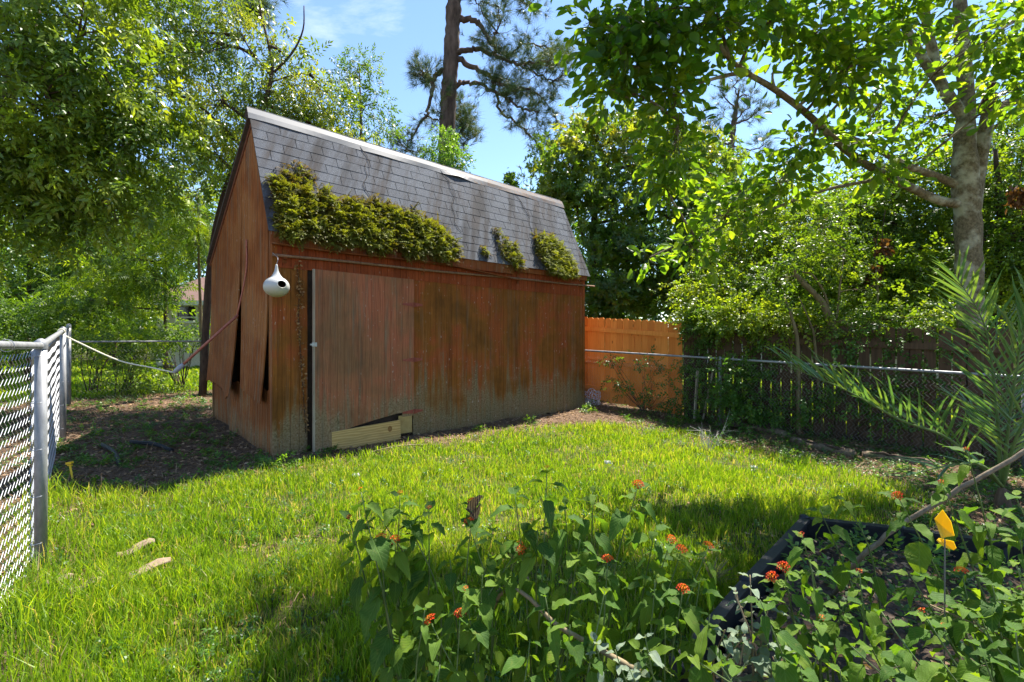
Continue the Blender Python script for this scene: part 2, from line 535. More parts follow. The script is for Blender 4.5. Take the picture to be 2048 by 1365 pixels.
gable = sheet('gable_wall', lambda v: 0.0, lambda v: 0.13, lambda w: 0.0 + 0 * w, lambda w: roof_z(w) - 0.03, lambda u, v: -0.004, shed, M_GABLE, 2, 10)
cub = lambda t: max(0.0, 1 - t) ** 2
def rag(f, a): return lambda w: f + a * math.sin(23 * w) + a * 0.8 * math.sin(61 * w + 1)
sheet('siding_panel', lambda v: 0.145 + 0.075 * cub(v * 1.35), lambda v: 1.24, lambda w: 0.62 + 0.13 * (w - 0.2) + 0.012 * math.sin(40 * w), lambda w: roof_z(w) - 0.035,
      lambda u, v: -0.012 - 0.05 * cub(v * 1.6) * (1 - u) - 0.02 * cub(v * 1.6), gable, M_GABLE, 12, 24)
sheet('siding_panel', lambda v: 1.262 + 0.13 * cub(v * 1.25), lambda v: SHED_W + 0.02 + 0.05 * cub(v), lambda w: 0.66 + 0.06 * (w - 1.4) + (0.02 * math.sin(31 * w)) - 0.08 * math.exp(-((w - 1.55) / 0.12) ** 2), lambda w: roof_z(w) - 0.035,
      lambda u, v: -0.010 - 0.13 * cub(v * 1.25) * (0.65 + 0.35 * math.cos(u * 4.2)) , gable, M_GABLE, 20, 28)
sheet('lower_panel', lambda v: 0.12, lambda v: 1.86 + 0.03 * math.sin(v * 7), rag(0.0, 0.012), lambda w: 0.80 + 0.02 * math.sin(17 * w), lambda u, v: 0.012 - 0.03 * (1 - v) * u, gable, M_GABLE, 14, 8)
sheet('lower_panel', lambda v: 1.93 - 0.03 * math.sin(v * 5), lambda v: SHED_W, rag(0.06, 0.02), lambda w: 0.84 + 0 * w, lambda u, v: 0.02 + 0.04 * (1 - v) * (1 - u), gable, M_GABLE, 10, 8)
for zc, w0, w1 in ((0.62, 0.14, SHED_W - 0.1), (1.5, 0.14, SHED_W - 0.1), (0.08, 0.14, SHED_W - 0.1)):
    mb = MB(); mb.box((0.09, (w0 + w1) / 2, zc), (0.04, w1 - w0, 0.09)); link('stud', mb.mesh('stud'), M_DARK, gable)
for wc in (0.16, 1.26, 2.1):
    mb = MB(); mb.box((0.10, wc, 1.4), (0.09, 0.045, 2.6)); link('stud', mb.mesh('stud'), M_DARK, gable)
sheet('gable_wall', lambda v: 0.0, lambda v: SHED_W, lambda w: 0.0, lambda w: roof_z(w) - 0.03, lambda u, v: SHED_L - 0.02, shed, M_GABLE, 16, 4, 0.02)

# front wall of narrow boards
BW = 0.1016
fw = MB(); fw.box((SHED_L / 2, 0.006, 2.70), (SHED_L - 0.02, 0.02, 0.03))
front = link('front_wall', fw.mesh('front_wall'), M_TRIM, shed)
bm_low = MB().box((BW / 2 - 0.002, -0.012, 1.16), (BW - 0.004, 0.018, 2.36)).mesh('board')
bm_top = MB().box((BW / 2 - 0.002, -0.024, 2.495), (BW - 0.005, 0.018, 0.39)).mesh('board_upper')
bm_low.materials.append(M_WALL); bm_top.materials.append(M_BAND)
def boards(me, mat, s0, s1, parent, dz=0.0, name='board'):
    s = s0
    while s < s1 - 0.03:
        o = link(name, me, mat, parent, (s, random.uniform(-0.0025, 0.0025), random.uniform(-dz, dz)))
        if s + BW > s1: o.scale.x = max(0.2, (s1 - s) / BW)
        s += BW
boards(bm_low, M_WALL, 0.0, 0.425, front, 0.02)
boards(bm_low, M_WALL, 1.945, SHED_L, front, 0.03)
boards(bm_top, M_BAND, 0.0, SHED_L, front, 0.006)
mb = MB().box((0.012, -0.028, 1.33), (0.055, 0.014, 2.62)); link('corner_trim', mb.mesh('corner_trim'), M_WALL, front)
mb = MB().box((SHED_L - 0.03, -0.029, 1.33), (0.06, 0.014, 2.62)); link('corner_trim', mb.mesh('corner_trim'), M_WALL, front)
mb = MB().box((SHED_L / 2, -0.028, 2.305), (SHED_L - 0.14, 0.008, 0.022)); link('seam_batten', mb.mesh('seam_batten'), M_BAND, front)

# door, hinged on its right edge and standing a little open
DW = 1.488
door = link('door', MB().box((-DW / 2, 0.0, 1.33), (DW - 0.01, 0.016, 1.93)).mesh('door_back'), M_DARK, shed, (1.935, -0.035, 0))
door.rotation_euler = (0, 0, math.radians(3.2))
dbm = MB().box((0.049, -0.018, -0.5), (0.0978, 0.018, 1.0)).mesh('door_board'); dbm.materials.append(M_DOOR)
nb = 15
for i in range(nb):
    x = -DW + i * DW / nb
    zb = 0.02 if i < 4 else 0.24 + 0.12 * min(1, (i - 4) / 8) + random.uniform(-0.015, 0.01)
    if i >= 13: zb = 0.30
    zc_ = lambda q: 0.02 if q < 4 else 0.235 + 0.125 * min(1, (q - 4) / 8) ** 0.8
    za_, zb2 = (zc_(i), zc_(i + 1)) if i < 13 else (0.30, 0.30)
    if i == 3: zb2 = 0.03
    bx = MB().prism([(0.0, za_), (0.0965, zb2), (0.0965, 2.30), (0.0, 2.30)], (0, -0.009, 0), (1, 0, 0), (0, 0, 1), (0, -1, 0), 0.018)
    link('board', bx.mesh('door_board'), M_DOOR, door, (x, random.uniform(-0.001, 0.001), 0))
M_PALE = plain_mat('pale lit edge timber', (0.24, 0.19, 0.14), (0.36, 0.30, 0.23), 14, stretch=(1, 1, 0.15))
link('edge_strip', MB().box((-DW - 0.011, -0.012, 1.16), (0.02, 0.036, 2.28)).mesh('edge_strip'), M_PALE, door)  # pale colour stands in for light on the door's edge
M_RUSTRED = plain_mat('red painted iron', (0.2, 0.04, 0.03), (0.3, 0.075, 0.05), 30, 0.6)
for z in (1.93, 1.12, 0.36):
    h = MB()
    h.prism([(-0.20, -0.012), (-0.02, -0.03), (-0.02, 0.03), (-0.20, 0.012)], (0, -0.028, z), (1, 0, 0), (0, 0, 1), (0, -1, 0), 0.006)
    h.prism([(0.02, -0.03), (0.15, -0.012), (0.15, 0.012), (0.02, 0.03)], (0, -0.028, z), (1, 0, 0), (0, 0, 1), (0, -1, 0), 0.006)
    h.tube([(0, -0.034, z - 0.035), (0, -0.034, z + 0.035)], 0.009, 8)
    link('hinge', h.mesh('hinge'), M_RUSTRED, door)
M_STEEL = plain_mat('dull steel', (0.3, 0.3, 0.3), (0.5, 0.5, 0.5), 30, 0.5, 0.5, 0.6)
link('latch', MB().box((-DW - 0.015, -0.04, 1.36), (0.06, 0.012, 0.05)).box((-DW - 0.05, -0.035, 1.36), (0.03, 0.02, 0.02)).mesh('latch'), M_STEEL, door)

# plywood patch nailed over the rotten foot of the door
k = NT('new pine plank')
v = k.coord('World', (2.0, 2.0, 9), (0, 0, -THETA))
nn = k.noise(v, 1.6, 4, 0.6, 1.2)
wv = k.n('TexWave', wave_type='BANDS', bands_direction='Z'); k.l(v, wv.inputs['Vector'])
wv.inputs['Scale'].default_value = 1.1; wv.inputs['Distortion'].default_value = 6; wv.inputs['Detail'].default_value = 2
col = k.ramp(wv.outputs['Fac'], [(0.2, (0.44, 0.27, 0.09)), (0.8, (0.56, 0.37, 0.15))])
col = k.mix(k.remap(nn, 0.5, 0.75, 0, 0.6), col, (0.26, 0.18, 0.07))
k.base(col, 0.7, 0.25); M_PINE = k.m
patch = MB()
rt = Matrix.Rotation(math.radians(-2.0), 3, 'Y')
patch.box((1.095, -0.115, 0.115), (1.15, 0.036, 0.27), np.array(rt))
pp = link('patch_plank', patch.mesh('patch_plank'), M_PINE, shed)
M_KNOT = plain_mat('knot', (0.16, 0.07, 0.02), (0.3, 0.16, 0.05), 60)
kn = MB()
th = np.linspace(0, 2 * PI, 12, endpoint=False)
kn.prism([(0.034 * math.cos(t), 0.042 * math.sin(t)) for t in th], (1.50, -0.1334, 0.17), (1, 0, 0), (0, 0, 1), (0, -1, 0), 0.0015)
link('knot', kn.mesh('knot'), M_KNOT, pp)
link('plywood_scrap', MB().box((1.79, -0.058, 0.19), (0.22, 0.014, 0.26)).mesh('plywood_scrap'), plain_mat('old plywood', (0.3, 0.2, 0.07), (0.42, 0.3, 0.12), 10), shed)

# roof
ALPHA = math.atan2(RIDGE_Z - EAVE_Z, RIDGE_Y - EAVE_Y)
SL = math.hypot(RIDGE_Z - EAVE_Z, RIDGE_Y - EAVE_Y)
ca_, sa_ = math.cos(ALPHA), math.sin(ALPHA)
def RP(s, t, h=0.0):
    """point on the front roof: s along the ridge, t up the slope (m), h above it"""
    return np.array([s, EAVE_Y + t * ca_ - h * sa_, EAVE_Z + t * sa_ + h * ca_])
S0, S1 = -0.07, SHED_L + 0.08
deck = MB().prism([(S0, 0), (S1, 0), (S1, SL), (S0, SL)], RP(0, 0, -0.03), (1, 0, 0), (0, ca_, sa_), (0, -sa_, ca_), 0.024)
M_DECK = plain_mat('roof deck', (0.05, 0.04, 0.035), (0.09, 0.075, 0.065), 20)
roof = link('roof', deck.mesh('roof_deck'), M_DECK, shed)
bw_, bz_ = SHED_W + 0.12, 2.69
bl = math.hypot(bw_ - RIDGE_Y, RIDGE_Z - bz_)
bd = np.array([0, (bw_ - RIDGE_Y) / bl, (bz_ - RIDGE_Z) / bl]); bn = np.array([0, -bd[2], bd[1]])
link('back_slope', MB().prism([(S0, 0), (S1, 0), (S1, bl), (S0, bl)], np.array([0, RIDGE_Y, RIDGE_Z]) - 0.03 * bn, (1, 0, 0), bd, bn, 0.036).mesh('back_slope'), M_DECK, roof)
M_RAKE = plain_mat('red rake trim', (0.11, 0.04, 0.02), (0.18, 0.07, 0.035), 18)
link('rake_trim', MB().prism([(0, 0), (bl, 0), (bl, 0.05), (0, 0.05)], np.array([S0 + 0.045, RIDGE_Y, RIDGE_Z]) - 0.085 * bn, bd, bn, (1, 0, 0), 0.02).mesh('rake_trim'), M_RAKE, roof)
link('rake_trim', MB().prism([(0, 0), (SL, 0), (SL, 0.07), (0, 0.07)], RP(S0 + 0.045, 0, -0.103), (0, ca_, sa_), (0, -sa_, ca_), (1, 0, 0), 0.02).mesh('rake_trim'), M_RAKE, roof)

k = NT('asphalt shingle')
v = k.coord('World', (1, 1, 1), (0, 0, -THETA))
rnd = k.n('ObjectInfo').outputs['Random']
g1 = k.noise(v, 190, 2, 0.7)
st = k.noise(k.coord('World', (4.2, 0.3, 0.35), (0, 0, -THETA)), 1.0, 5, 0.68)
n_b2 = k.remap(k.noise(v, 1.2, 3), 0.4, 0.6)
col = k.ramp(g1, [(0.3, (0.045, 0.05, 0.06)), (0.52, (0.095, 0.105, 0.125)), (0.72, (0.22, 0.235, 0.265))])
col = k.mix(k.math('MULTIPLY', rnd, 0.55), col, k.mix(1.0, col, (0.62, 0.6, 0.6), 'MULTIPLY'))
col = k.mix(k.remap(st, 0.45, 0.60, 0, 0.9), col, k.mix(n_b2, (0.024, 0.024, 0.027), (0.05, 0.042, 0.04)))
k.base(col, 0.9, 0.25); k.bump(g1, 0.6, 0.003)
M_SHING = k.m
NROW = 12; EXPO = SL / NROW
def sh_mesh(wd):
    m = MB(); h = EXPO + 0.055
    V = []
    for y in (0, h):
        for x in (0.004, wd / 2, wd - 0.004):
            V.append((x, y, 0.0)); V.append((x, y, 0.0036 if y == 0 else 0.0018))
    V = np.array(V); V[2:4, 1] -= 0.0015
    f = [[1, 3, 9, 7], [3, 5, 11, 9], [0, 2, 3, 1], [2, 4, 5, 3], [0, 1, 7, 6], [4, 10, 11, 5], [0, 6, 8, 2], [2, 8, 10, 4], [6, 7, 9, 8], [8, 9, 11, 10]]
    m.add(V, [np.array(f)])
    me = m.mesh('shingle'); me.materials.append(M_SHING); return me
TAB = 0.36
sm_full, sm_half, sm_third = sh_mesh(TAB), sh_mesh(TAB / 2), sh_mesh(TAB * 0.3)
for r in range(NROW):
    s = S0 - 0.012
    offs = (r % 2) * TAB / 2 + random.uniform(-0.02, 0.02)
    first = True
    while s < S1:
        if first and r % 2: me_, wd = sm_half, TAB / 2
        elif S1 - s < TAB * 0.28: break
        elif S1 - s < TAB * 0.55: me_, wd = sm_third, TAB * 0.3
        elif S1 - s < TAB: me_, wd = sm_half, TAB / 2
        else: me_, wd = sm_full, TAB
        first = False
        p = RP(s, r * EXPO - (0.018 if r == 0 else 0), 0.001)
        o = link('shingle', me_, M_SHING, roof, p)
        lift = random.uniform(0.2, 1.6)
        if random.random() < 0.05: lift += 2.2
        o.rotation_euler = (ALPHA - math.radians(0.8) , random.uniform(-0.3, 0.3) * PI / 180, 0)
        # each course laps over the one below
        o.location = (p[0], p[1] - sa_ * (0.0034 + 0.0005 * lift), p[2] + ca_ * (0.0034 + 0.0005 * lift))
        s += wd
# sheet metal ridge cap
ns = 60
V = []; prof = [(-0.155, 'f', 0.012), (-0.07, 'f', 0.02), (0.0, 'r', 0.03), (0.07, 'b', 0.018), (0.13, 'b', 0.012)]
for i in range(ns + 1):
    s = S0 - 0.03 + (S1 - S0 + 0.06) * i / ns
    wv_ = 0.006 * math.sin(s * 3.1) + 0.005 * math.sin(s * 7.7 + 1)
    bump_ = 0.03 * math.exp(-((s - 3.25) / 0.18) ** 2)
    for (q, kd, h) in prof:
        if kd == 'f': p = RP(s, SL + q + (wv_ if q < -0.1 else 0), h + (0.012 * math.sin(s * 4.3) * (q < -0.1) * 0.5) + bump_ * (q < -0.1))
        elif kd == 'r': p = np.array([s, RIDGE_Y - 0.005, RIDGE_Z + 0.026 + 0.4 * wv_])
        else: p = np.array([s, RIDGE_Y, RIDGE_Z]) + bd * q + bn * h
        V.append(p)
V = np.array(V); nvp = len(prof)
g = np.arange(len(V)).reshape(ns + 1, nvp)
q1 = np.stack([g[:-1, :-1], g[1:, :-1], g[1:, 1:], g[:-1, 1:]], -1).reshape(-1, 4)
V2 = V - np.array([0, 0, 0.003])
q2 = q1[:, ::-1] + len(V)
k = NT('galvanised ridge metal')
v = k.coord('World', (1, 1, 1), (0, 0, -THETA))
sx = k.sep(v)
rn = k.noise(k.coord('World', (1.2, 6, 6), (0, 0, -THETA)), 2.0, 6, 0.7)
rs = k.math('ADD', k.remap(sx[0], 3.3, 6.5, -0.13, 0.11), rn)
col = k.mix(k.remap(rs, 0.5, 0.64), (0.10, 0.108, 0.124), k.ramp(k.noise(v, 25, 4, 0.7), [(0.35, (0.085, 0.038, 0.02)), (0.6, (0.15, 0.105, 0.075))]))
k.base(col, 0.6, 0.4, 0.0); M_CAP = k.m
link('ridge_cap', mesh_np('ridge_cap', np.vstack([V, V2]), [q1, q2]), M_CAP, roof)
# fascia and the strip that has come loose
link('fascia', MB().box((1.95, EAVE_Y + 0.012, EAVE_Z - 0.088), (4.0, 0.02, 0.15)).box((5.05, EAVE_Y + 0.03, EAVE_Z - 0.06), (2.05, 0.018, 0.09)).mesh('fascia'), M_TRIM, roof)
pts = [(s, EAVE_Y - 0.012 - 0.03 * (s / 4) ** 2, EAVE_Z - 0.165 - 0.012 * math.sin(s * 2.2) - 0.10 * max(0, (s - 2.2) / 1.85) ** 2) for s in np.linspace(-0.05, 4.05, 30)]
ls = MB()
Vs = []
for (a, b, c) in pts: Vs += [(a, b - 0.028, c), (a, b + 0.05, c + 0.004), (a, b + 0.05, c + 0.016), (a, b - 0.028, c + 0.012)]
g = np.arange(len(Vs)).reshape(-1, 4); qq = []
for a in range(4):
    b = (a + 1) % 4
    qq.append(np.stack([g[:-1, a], g[1:, a], g[1:, b], g[:-1, b]], 1))
qq.append(g[[0, -1]][:, ::1])
ls.add(np.array(Vs), [np.concatenate(qq)])
link('loose_trim', ls.mesh('loose_trim'), M_PALE if False else M_TRIM, roof)
link('soffit', MB().box((SHED_L / 2, -0.035, EAVE_Z - 0.02), (SHED_L, 0.11, 0.012)).mesh('soffit'), M_TRIM, roof)
# long rod under the eave
rodz = lambda s: 2.43 + 0.014 * s
rod = MB().tube([(s, -0.085, rodz(s) + 0.006 * math.sin(s * 2)) for s in np.linspace(-0.03, 6.32, 24)], 0.017, 8)
rodo = link('eave_rod', rod.mesh('eave_rod', True), plain_mat('rusty rod', (0.14, 0.07, 0.04), (0.27, 0.16, 0.1), 25), shed)
for s in (0.12, 2.1, 4.1, 5.92):
    link('bracket', MB().box((s, -0.06, rodz(s)), (0.03, 0.06, 0.07)).box((s, -0.036, rodz(s) + 0.0), (0.05, 0.012, 0.16)).mesh('bracket'), M_TRIM, rodo)

def shed_w(p):
    """shed-local point -> world"""
    p = np.asarray(p, float)
    return np.stack([C0[0] + p[..., 0] * UX + p[..., 1] * NX, C0[1] + p[..., 0] * UY + p[..., 1] * NY, p[..., 2]], -1)
def shed_dir(v):
    v = np.asarray(v, float)
    return np.stack([v[..., 0] * UX + v[..., 1] * NX, v[..., 0] * UY + v[..., 1] * NY, v[..., 2]], -1)

# ================================================================== chain-link fences
k = NT('galvanised wire')
nz = k.noise(k.coord('World'), 9, 4)
k.base(k.ramp(nz, [(0.3, (0.27, 0.28, 0.30)), (0.7, (0.40, 0.41, 0.43))]), 0.45, 0.5, 0.35); M_WIRE = k.m
k = NT('weathered galvanised pipe')
nz = k.noise(k.coord('World', (1, 1, 0.4)), 14, 5, 0.65)
k.base(k.ramp(nz, [(0.3, (0.16, 0.165, 0.17)), (0.7, (0.34, 0.345, 0.355))]), 0.5, 0.5, 0.35); k.bump(nz, 0.2, 0.003); M_PIPE = k.m
k = NT('dark old wire')
k.base((0.16, 0.155, 0.14), 0.6, 0.3, 0.2); M_OLDWIRE = k.m

def wire_mesh(A, B, zlow, ztop, step, r, sides, bulge=None, vstep=None):
    vstep = vstep or step
    A = np.asarray(A, float); B = np.asarray(B, float)
    L = np.linalg.norm(B - A); al = (B - A) / L; nm = np.array([al[1], -al[0]])
    nw = int(L / step)
    K = int(1.75 / vstep) + 2
    V = []; Qs = []
    ang = np.linspace(0, 2 * PI, sides, endpoint=False)
    i = np.arange(nw)[:, None]; kk = np.arange(K)[None, :]
    t = (i + (kk % 2)) * step
    fr = np.clip(t / L, 0, 1)
    z0 = zlow(fr); zt = ztop(fr)
    z = z0 + kk * vstep
    okk = z <= zt + 0.01
    z = np.minimum(z, zt + 0.005)
    dep = np.where((kk % 2) == 0, 1, -1) * r * 0.9
    base = A + t[..., None] * al + dep[..., None] * nm
    if bulge is not None: base = base + bulge(t, z)[..., None] * nm
    P = np.concatenate([base, z[..., None]], -1)
    off = np.zeros((sides, 3)); off[:, :2] = (np.cos(ang)[:, None] * al + np.sin(ang)[:, None] * nm) * r
    V = (P[:, :, None, :] + off).reshape(-1, 3)
    ids = np.arange(nw * K * sides).reshape(nw, K, sides)
    a = ids[:, :-1, :]; b = ids[:, 1:, :]
    q = np.stack([a, np.roll(a, -1, 2), np.roll(b, -1, 2), b], -1)
    q = q[okk[:, 1:]]
    return V, q.reshape(-1, 4)

def chain_fence(name, label, A, B, postfr, zg, H, step, r, sides, mwire, mpipe, pipe_r=0.021, post_r=0.03, loop=False, bulge=None, side=1):
    A = np.asarray(A, float); B = np.asarray(B, float)
    t = thing(name, label, 'fence', (A[0], A[1], float(zg(0.0))))
    al = (B - A) / np.linalg.norm(B - A); nm = np.array([al[1], -al[0]]) * side
    o2 = nm * 0.045
    V, q = wire_mesh(A + o2, B + o2, lambda f: gz(A[0] + (B[0] - A[0]) * np.asarray(f), A[1] + (B[1] - A[1]) * np.asarray(f)) + 0.03, lambda f: zg(f) + H - 0.03, step, r, sides, bulge)
    wpart('wire_mesh', MB().add(V, [q]), mwire, t)
    pl = [np.append(A + (B - A) * f, zg(f) + H) for f in np.linspace(0, 1, 24)]
    wpart('top_rail', MB().tube(np.array(pl), pipe_r, 12), mpipe, t, True)
    for f in postfr:
        p = A + (B - A) * f; z0 = float(zg(f))
        mb = MB().tube([(p[0], p[1], z0 - 0.1), (p[0], p[1], z0 + H - 0.01 )], post_r, 14)
        po = wpart('post', mb, mpipe, t, True)
        cp = MB().lathe([(post_r + 0.003, 0), (post_r + 0.003, 0.02), (post_r + 0.002, 0.045), (0.012, 0.065), (0.0, 0.068)], (p[0], p[1], z0 + H - 0.02), 14)
        wpart('cap', cp, mpipe, po, True)
        for z in np.arange(z0 + 0.18, z0 + H - 0.05, 0.3):
            a = np.linspace(0, 2 * PI, 12)
            ring = [(p[0] + (post_r + 0.004) * math.cos(x) + nm[0] * 0.012, p[1] + (post_r + 0.004) * math.sin(x) + nm[1] * 0.012, z + 0.006 * math.sin(x)) for x in a]
            wpart('tie_wire', MB().tube(ring, 0.0025, 4, False), mwire, po)
    return t, al, nm

LF_A = np.array([-3.04, 3.12]); LF_P = np.array([-3.04, 3.12])
# near run, then the line bends slightly at the leaning post
LZ = lambda f: gz(LF_A[0] + (FENCE_E[0] - LF_A[0]) * np.asarray(f), LF_A[1] + (FENCE_E[1] - LF_A[1]) * np.asarray(f))
flen = np.linalg.norm(FENCE_E - LF_A)
fpost = [0.0, 0.58, 0.992]
def lz(f):
    f = np.asarray(f, float)
    return -0.045 + 0.25 * f
left_fence, LAL, LNM = chain_fence('chain_link_fence', 'bright galvanised chain-link fence running along the left edge beside the lawn', LF_A, FENCE_E, fpost, lz, 1.44, 0.055, 0.0015, 4, M_WIRE, M_PIPE, 0.022, 0.032, side=-1)

# the nearest run of the same fence, angled towards the house
LN_B = np.array([-2.24, 1.85])
_na = nrm(LN_B - LF_P); _nn = np.array([_na[1], -_na[0]])
V, q = wire_mesh(LF_P + _nn * 0.045, LN_B + _nn * 0.045, lambda f: gz(LF_P[0] + (LN_B[0] - LF_P[0]) * f, LF_P[1] + (LN_B[1] - LF_P[1]) * f) - 0.02, lambda f: 1.365 + 0.02 * f, 0.062, 0.0019, 5, vstep=0.034)
wpart('wire_mesh', MB().add(V, [q]), M_WIRE, left_fence)
wpart('top_rail', MB().tube(np.array([np.append(LF_P + (LN_B - LF_P) * f, 1.395 + 0.03 * f) for f in np.linspace(0, 1, 12)]), 0.022, 12), M_PIPE, left_fence, True)
BF_B = FENCE_E + np.array([UX, UY]) * 9.5
chain_fence('chain_link_fence', 'thin dark chain-link fence in the weeds behind the shed', FENCE_E + np.array([UX, UY]) * 0.08, BF_B, [0.30, 0.55, 0.8], lambda f: 0.22 + 0 * np.asarray(f, float), 1.15, 0.06, 0.0016, 3, M_OLDWIRE, M_PIPE, 0.015, 0.022)

def wf(t): return WF0 + WFD * t
CF_off = np.array([-UX, -UY]) * 0.48
def cfz(f):
    f = np.asarray(f, float)
    return 0.14 - 0.30 * f
CF_A = wf(0.1) + CF_off; CF_B = wf(9.2) + CF_off
# fraction at which the visible post stands
def frac_at_px(px, A, B):
    kx = (px - CX) / FPX
    D = B - A
    return (kx * A[1] - A[0]) / (D[0] - kx * D[1])
chain_fence('chain_link_fence', 'weathered grey chain-link fence in front of the brown timber fence on the right', CF_A, CF_B, [0.02, frac_at_px(1440, CF_A, CF_B), 0.80], cfz, 1.06, 0.052, 0.0014, 4, plain_mat('weathered wire', (0.24, 0.23, 0.21), (0.38, 0.37, 0.35), 8, 0.6), M_PIPE, 0.019, 0.026)

# ================================================================== timber fences
def picket_mesh(name, w, h, th, ear=0.03):
    m = MB().prism([(0, 0), (w, 0), (w, h - ear), (w - ear, h), (ear, h), (0, h - ear)], (0, 0, 0), (1, 0, 0), (0, 0, 1), (0, 1, 0), th)
    return m.mesh(name)
def wood_mat(name, cols, streak=(40, 40, 2.0), knots=True, rnd_amt=0.4):
    k = NT(name)
    rnd = k.n('ObjectInfo').outputs['Random']
    add = k.n('VectorMath', operation='ADD')
    cb = k.n('CombineXYZ'); k.l(k.math('MULTIPLY', rnd, 37.0), cb.inputs[0]); k.l(k.math('MULTIPLY', rnd, 11.0), cb.inputs[2])
    k.l(k.n('NewGeometry').outputs['Position'], add.inputs[0]); k.l(cb.outputs[0], add.inputs[1])
    mp = k.n('Mapping'); mp.inputs['Scale'].default_value = streak; mp.inputs['Rotation'].default_value = (0, 0, -THETA); k.l(add.outputs[0], mp.inputs['Vector'])
    n1 = k.noise(mp.outputs[0], 1.0, 5, 0.65)
    col = k.ramp(n1, [(0.3, cols[0]), (0.7, cols[1])])
    col = k.mix(k.math('MULTIPLY', rnd, rnd_amt), col, cols[2])
    if knots:
        vo = k.n('TexVoronoi'); vo.inputs['Scale'].default_value = 1.0
        mp2 = k.n('Mapping'); mp2.inputs['Scale'].default_value = (7, 7, 3.2); mp2.inputs['Rotation'].default_value = (0, 0, -THETA); k.l(add.outputs[0], mp2.inputs['Vector']); k.l(mp2.outputs[0], vo.inputs['Vector'])
        col = k.mix(k.remap(vo.outputs['Distance'], 0.07, 0.13, 0.75, 0.0), col, cols[3])
    k.base(col, 0.75, 0.25); k.bump(n1, 0.3, 0.004)
    return k.m
M_CEDAR = wood_mat('new orange cedar', [(0.7128, 0.2376, 0.0378), (0.8856, 0.3564, 0.081), (0.54, 0.162, 0.027), (0.216, 0.0648, 0.01296)], rnd_amt=0.75)
M_OLDWOOD = wood_mat('old brown fence wood', [(0.0585, 0.0338, 0.0182), (0.1235, 0.0728, 0.039), (0.0468, 0.0286, 0.0169), (0.026, 0.0156, 0.0104)])

def timber_fence(name, label, t0, t1, pitch, w, zg, H, mat, rails, rail_mat):
    ang = math.atan2(WFD[1], WFD[0])
    p0 = wf(t0)
    root = thing(name, label, 'fence', (p0[0], p0[1], zg(t0)), ang)
    FR.pop(root.name)
    pm = picket_mesh('picket', w, H, 0.018); pm.materials.append(mat)
    t = t0
    while t < t1 - 0.5 * pitch:
        o = link('picket', pm, mat, root, (t - t0, random.uniform(0, 0.008), zg(t) - zg(t0) + random.uniform(-0.012, 0.012)))
        o.rotation_euler = (random.uniform(-0.006, 0.006), random.uniform(-0.005, 0.005), 0)
        t += pitch
    for zr in rails:
        mb = MB()
        a, b = 0.0, t1 - t0
        za, zb = zr, zr + zg(t1) - zg(t0)
        V = [(a, -0.042, za), (a, -0.004, za), (b, -0.042, zb), (b, -0.004, zb)]
        V = np.array(V + [(x, y, z + 0.09) for x, y, z in V])
        mb.add(V, [np.array([[0, 2, 6, 4], [1, 5, 7, 3], [4, 6, 7, 5], [0, 1, 3, 2], [0, 4, 5, 1], [2, 3, 7, 6]])])
        link('rail', mb.mesh('rail'), rail_mat, root)
    n = max(2, int((t1 - t0) / 2.3) + 1)
    for i in range(n):
        t = t0 + 0.1 + (t1 - t0 - 0.2) * i / (n - 1)
        # posts stand on the far side
        link('post', MB().box((t - t0, 0.075, zg(t) - zg(t0) + 0.85), (0.09, 0.09, 1.75)).mesh('post'), rail_mat, root)
    return root
ozg = lambda t: 0.15 - 0.075 * t
T_J = 2.86
timber_fence('wooden_fence', 'bright orange new cedar picket fence right of the shed', 0.0, T_J, 0.1425, 0.1375, ozg, 1.80, M_CEDAR, (0.22, 0.80, 1.50), M_CEDAR)
dzg = lambda t: ozg(T_J) + 0.02 - 0.04 * (t - T_J)
timber_fence('wooden_fence', 'dark brown old picket fence with light showing through its gaps', T_J + 0.012, 9.6, 0.153, 0.133, dzg, 1.78, M_OLDWOOD, (0.30, 0.88, 1.46), M_OLDWOOD)
# ================================================================== leaf templates (x = length, z = normal)
def leaf_tpl(L=1.0, Wd=0.4, fold=0.12, droop=0.15, n=2):
    """folded leaf: n=2 -> 2 quads as 4 tris"""
    xs = np.array([0, 0.45, 1.0]) * L
    V = np.array([[0, 0, 0], [xs[1], Wd / 2, fold * Wd - droop * .3], [xs[1] * 1.02, 0, -droop * .2], [xs[1], -Wd / 2, fold * Wd - droop * .3], [L, 0, -droop]])
    F = np.array([[0, 2, 1], [0, 3, 2], [1, 2, 4], [2, 3, 4]])
    return V, F
def leaf2_tpl(L=1.0, Wd=0.4, droop=0.1):
    V = np.array([[0, 0, 0], [0.45 * L, Wd / 2, 0.03], [L, 0, -droop], [0.45 * L, -Wd / 2, 0.03]])
    return V, np.array([[0, 3, 1], [1, 3, 2]])
def combine(items):
    """items: (V,F, origin, dir, up, scale)"""
    Vs, Fs, n = [], [], 0
    for V, F, o, d, u, s in items:
        v, f, _ = scatter(V, F, np.array([o], float), np.array([d], float), np.array([u], float), s, 0.0)
        Vs.append(v); Fs.append(f + n); n += len(v)
    return np.concatenate(Vs), np.concatenate(Fs)
def pinnate_tpl(n=5, wd=0.3, ll=0.42):
    V, F = leaf2_tpl(1, wd)
    it = []
    for i in range(n):
        x = 0.12 + 0.8 * i / n; z = -0.30 * x * x
        s = ll * (1 - 0.25 * abs(i / n - 0.4))
        for sg in (1, -1):
            it.append((V, F, (x, 0, z), (0.45, sg * 0.85, -0.28), (0.1, 0, 1), s))
    it.append((V, F, (0.9, 0, -0.25), (1, 0, -0.5), (0, 0, 1), ll))
    return combine(it)
